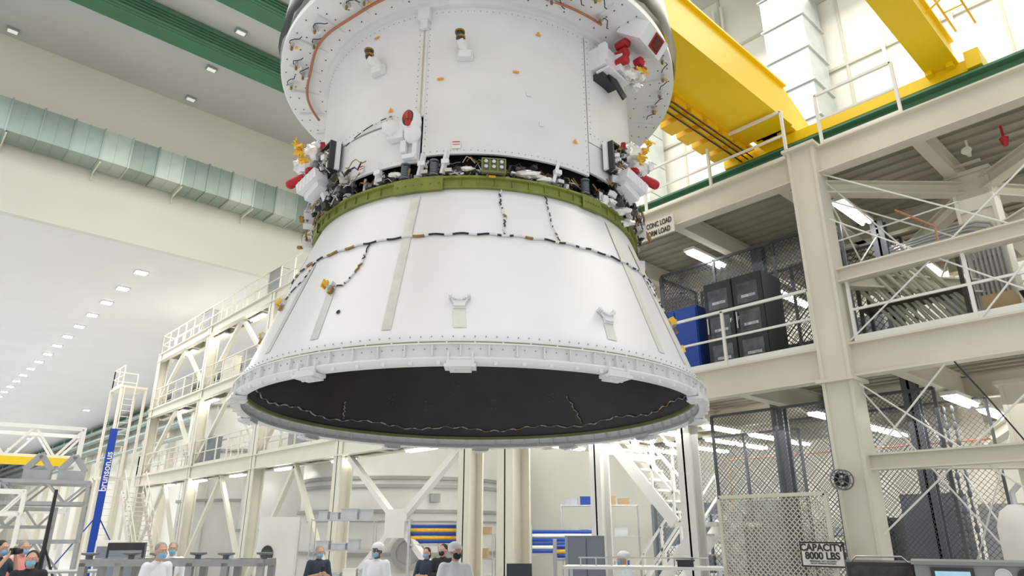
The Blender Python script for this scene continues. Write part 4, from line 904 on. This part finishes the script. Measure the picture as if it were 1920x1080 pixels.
    if cap:
        g.lump(q(0,.03,.06),(.105*k,.12*k,.085*k),0,.05,int(x*10),20,12); obj(g,'bouffant_cap',[CAPM],parent=t)
    elif hair:
        g.ell(q(0,.028,.045),(.084*k,.092*k,.09*k),0,16,10,HR)
        if longhair: g.ell(q(0,.06,-.03),(.085*k,.06*k,.12*k),0,14,10,HR)
        obj(g,'hair',[hair],parent=t)
    return t,th
def held(th,x,y,p,nm,label,b,mts,cat):
    q=Matrix.Rotation(th,3,'Z')@p; obj(b,nm,mts,label=label,cat=cat,loc=(x+q.x,y+q.y,q.z),rotz=th)
person(6.75,8.55,1.80,'person in white coverall and bouffant cap with black mask',face=-30,top=COAT,coat=True,cap=True,mask=MASKK,pose='cross',headyaw=15)
person(6.84,10.83,1.77,'person in white coverall and cap with blue mask looking upward',top=COAT,coat=True,cap=True,skin=SKIND,pose='down',face=-60)
P3=person(6.9,13.0,1.70,'person in navy polo shirt and blue mask looking at a phone',top=SHNAVY,hair=HAIRG,pose='hold',face=-10,headpitch=8)
held(P3[1],6.9,13.0,Vector((0,-.29,1.25)),'mobile_phone','black mobile phone held in two hands',MB().box((0,0,0),(.075,.012,.15)),[BLACK],'phone')
person(9.22,12.66,1.64,'woman with dark hair in navy shirt and blue mask',top=SHNAVY,hair=HAIRD,pose='cross',face=-60,longhair=True)
person(9.0,11.8,1.72,'person with dark hair in black shirt and black mask',top=SHBLK,mask=MASKK,pose='cross',face=-50,headyaw=-20)
person(3.55,11.75,1.80,'grey-haired person in white lab coat and blue mask leaning forward',top=COAT,coat=True,hair=HAIRG,pose='hold',face=20,lean=.12,headyaw=-15)
person(4.85,15.1,1.76,'person in white lab coat and blue mask behind a colleague',top=COAT,coat=True,hair=HAIRG,pose='down',face=-20)
person(2.08,12.4,1.70,'person with dark hair in black shirt and blue mask',top=SHBLK,pose='down',face=-15,longhair=True)
P9=person(1.97,14.5,1.82,'person in dark navy shirt raising a camera',top=SHNAVY,hair=HAIRD,pose='camera',face=40)
held(P9[1],1.97,14.5,Vector((0,-.25,1.65)),'photo_camera','black photo camera held at the face',MB().box((0,0,0),(.14,.07,.1)).tube([(0,-.03,0),(0,-.13,0)],.04,14),[BLACK],'camera')
person(2.45,15.6,1.80,'person in pink shirt and blue mask',top=SHPINK,hair=HAIRG,pose='down',face=20)
person(10.3,8.1,1.62,'person in white coat and cap bending over a bench',top=COAT,coat=True,cap=True,pose='hold',face=-120,lean=.2)
t1=thing('camera_tripod','black tripod with a video camera','tripod',(1.9,16.9,0))
for k in range(3): a=k*2.09; obj(MB().tube([(0,0,1.35),(.4*math.cos(a),.4*math.sin(a),0)],.02,6),'tripod_leg',[BLACK],parent=t1)
obj(MB().tube([(0,0,.9),(0,0,1.6)],.03,8),'centre_column',[BLACK],parent=t1); obj(MB().bb(-.08,.08,-.15,.15,1.6,1.78),'video_camera',[BLACK],parent=t1,smooth=0)

# ------------------------------------------------------------ LIGHTS
w=bpy.data.worlds.new('world'); scn.world=w; w.use_nodes=True
bg=w.node_tree.nodes['Background']; bg.inputs[0].default_value=(.93,.965,1.0,1); bg.inputs[1].default_value=.90
def area(loc,rot,sx,sy,e,c=(1,.985,.96)):
    l=bpy.data.lights.new('area_light','AREA'); l.shape='RECTANGLE'; l.size=sx; l.size_y=sy; l.energy=e; l.color=c
    o=bpy.data.objects.new('area_light',l); COL.objects.link(o); o.location=loc; o.rotation_euler=rot; return o
area((3,10,19.0),(0,0,0),22,22,3200)
area((6,50,12.7),(0,0,0),14,38,3300)
area((6,100,12.7),(0,0,0),14,50,4200)
area((13.6,6,3.7),(0,0,0),5,12,240)
area((13.6,6,7.0),(0,0,0),5,12,100)
area((14,26,12.6),(0,0,0),5,22,650)
area((15,6,18),(0,rad(15),0),6,18,1500,(1,.965,.86))

# ------------------------------------------------------------ CAMERA
cam=bpy.data.cameras.new('camera'); cam.lens=24; cam.sensor_width=36; cam.clip_end=500
co=bpy.data.objects.new('camera',cam); COL.objects.link(co); co.location=(0,0,CAMH); co.rotation_euler=(rad(90)+math.atan(457/1280),0,rad(-42.7))
scn.camera=co
scn.view_settings.view_transform='Standard'
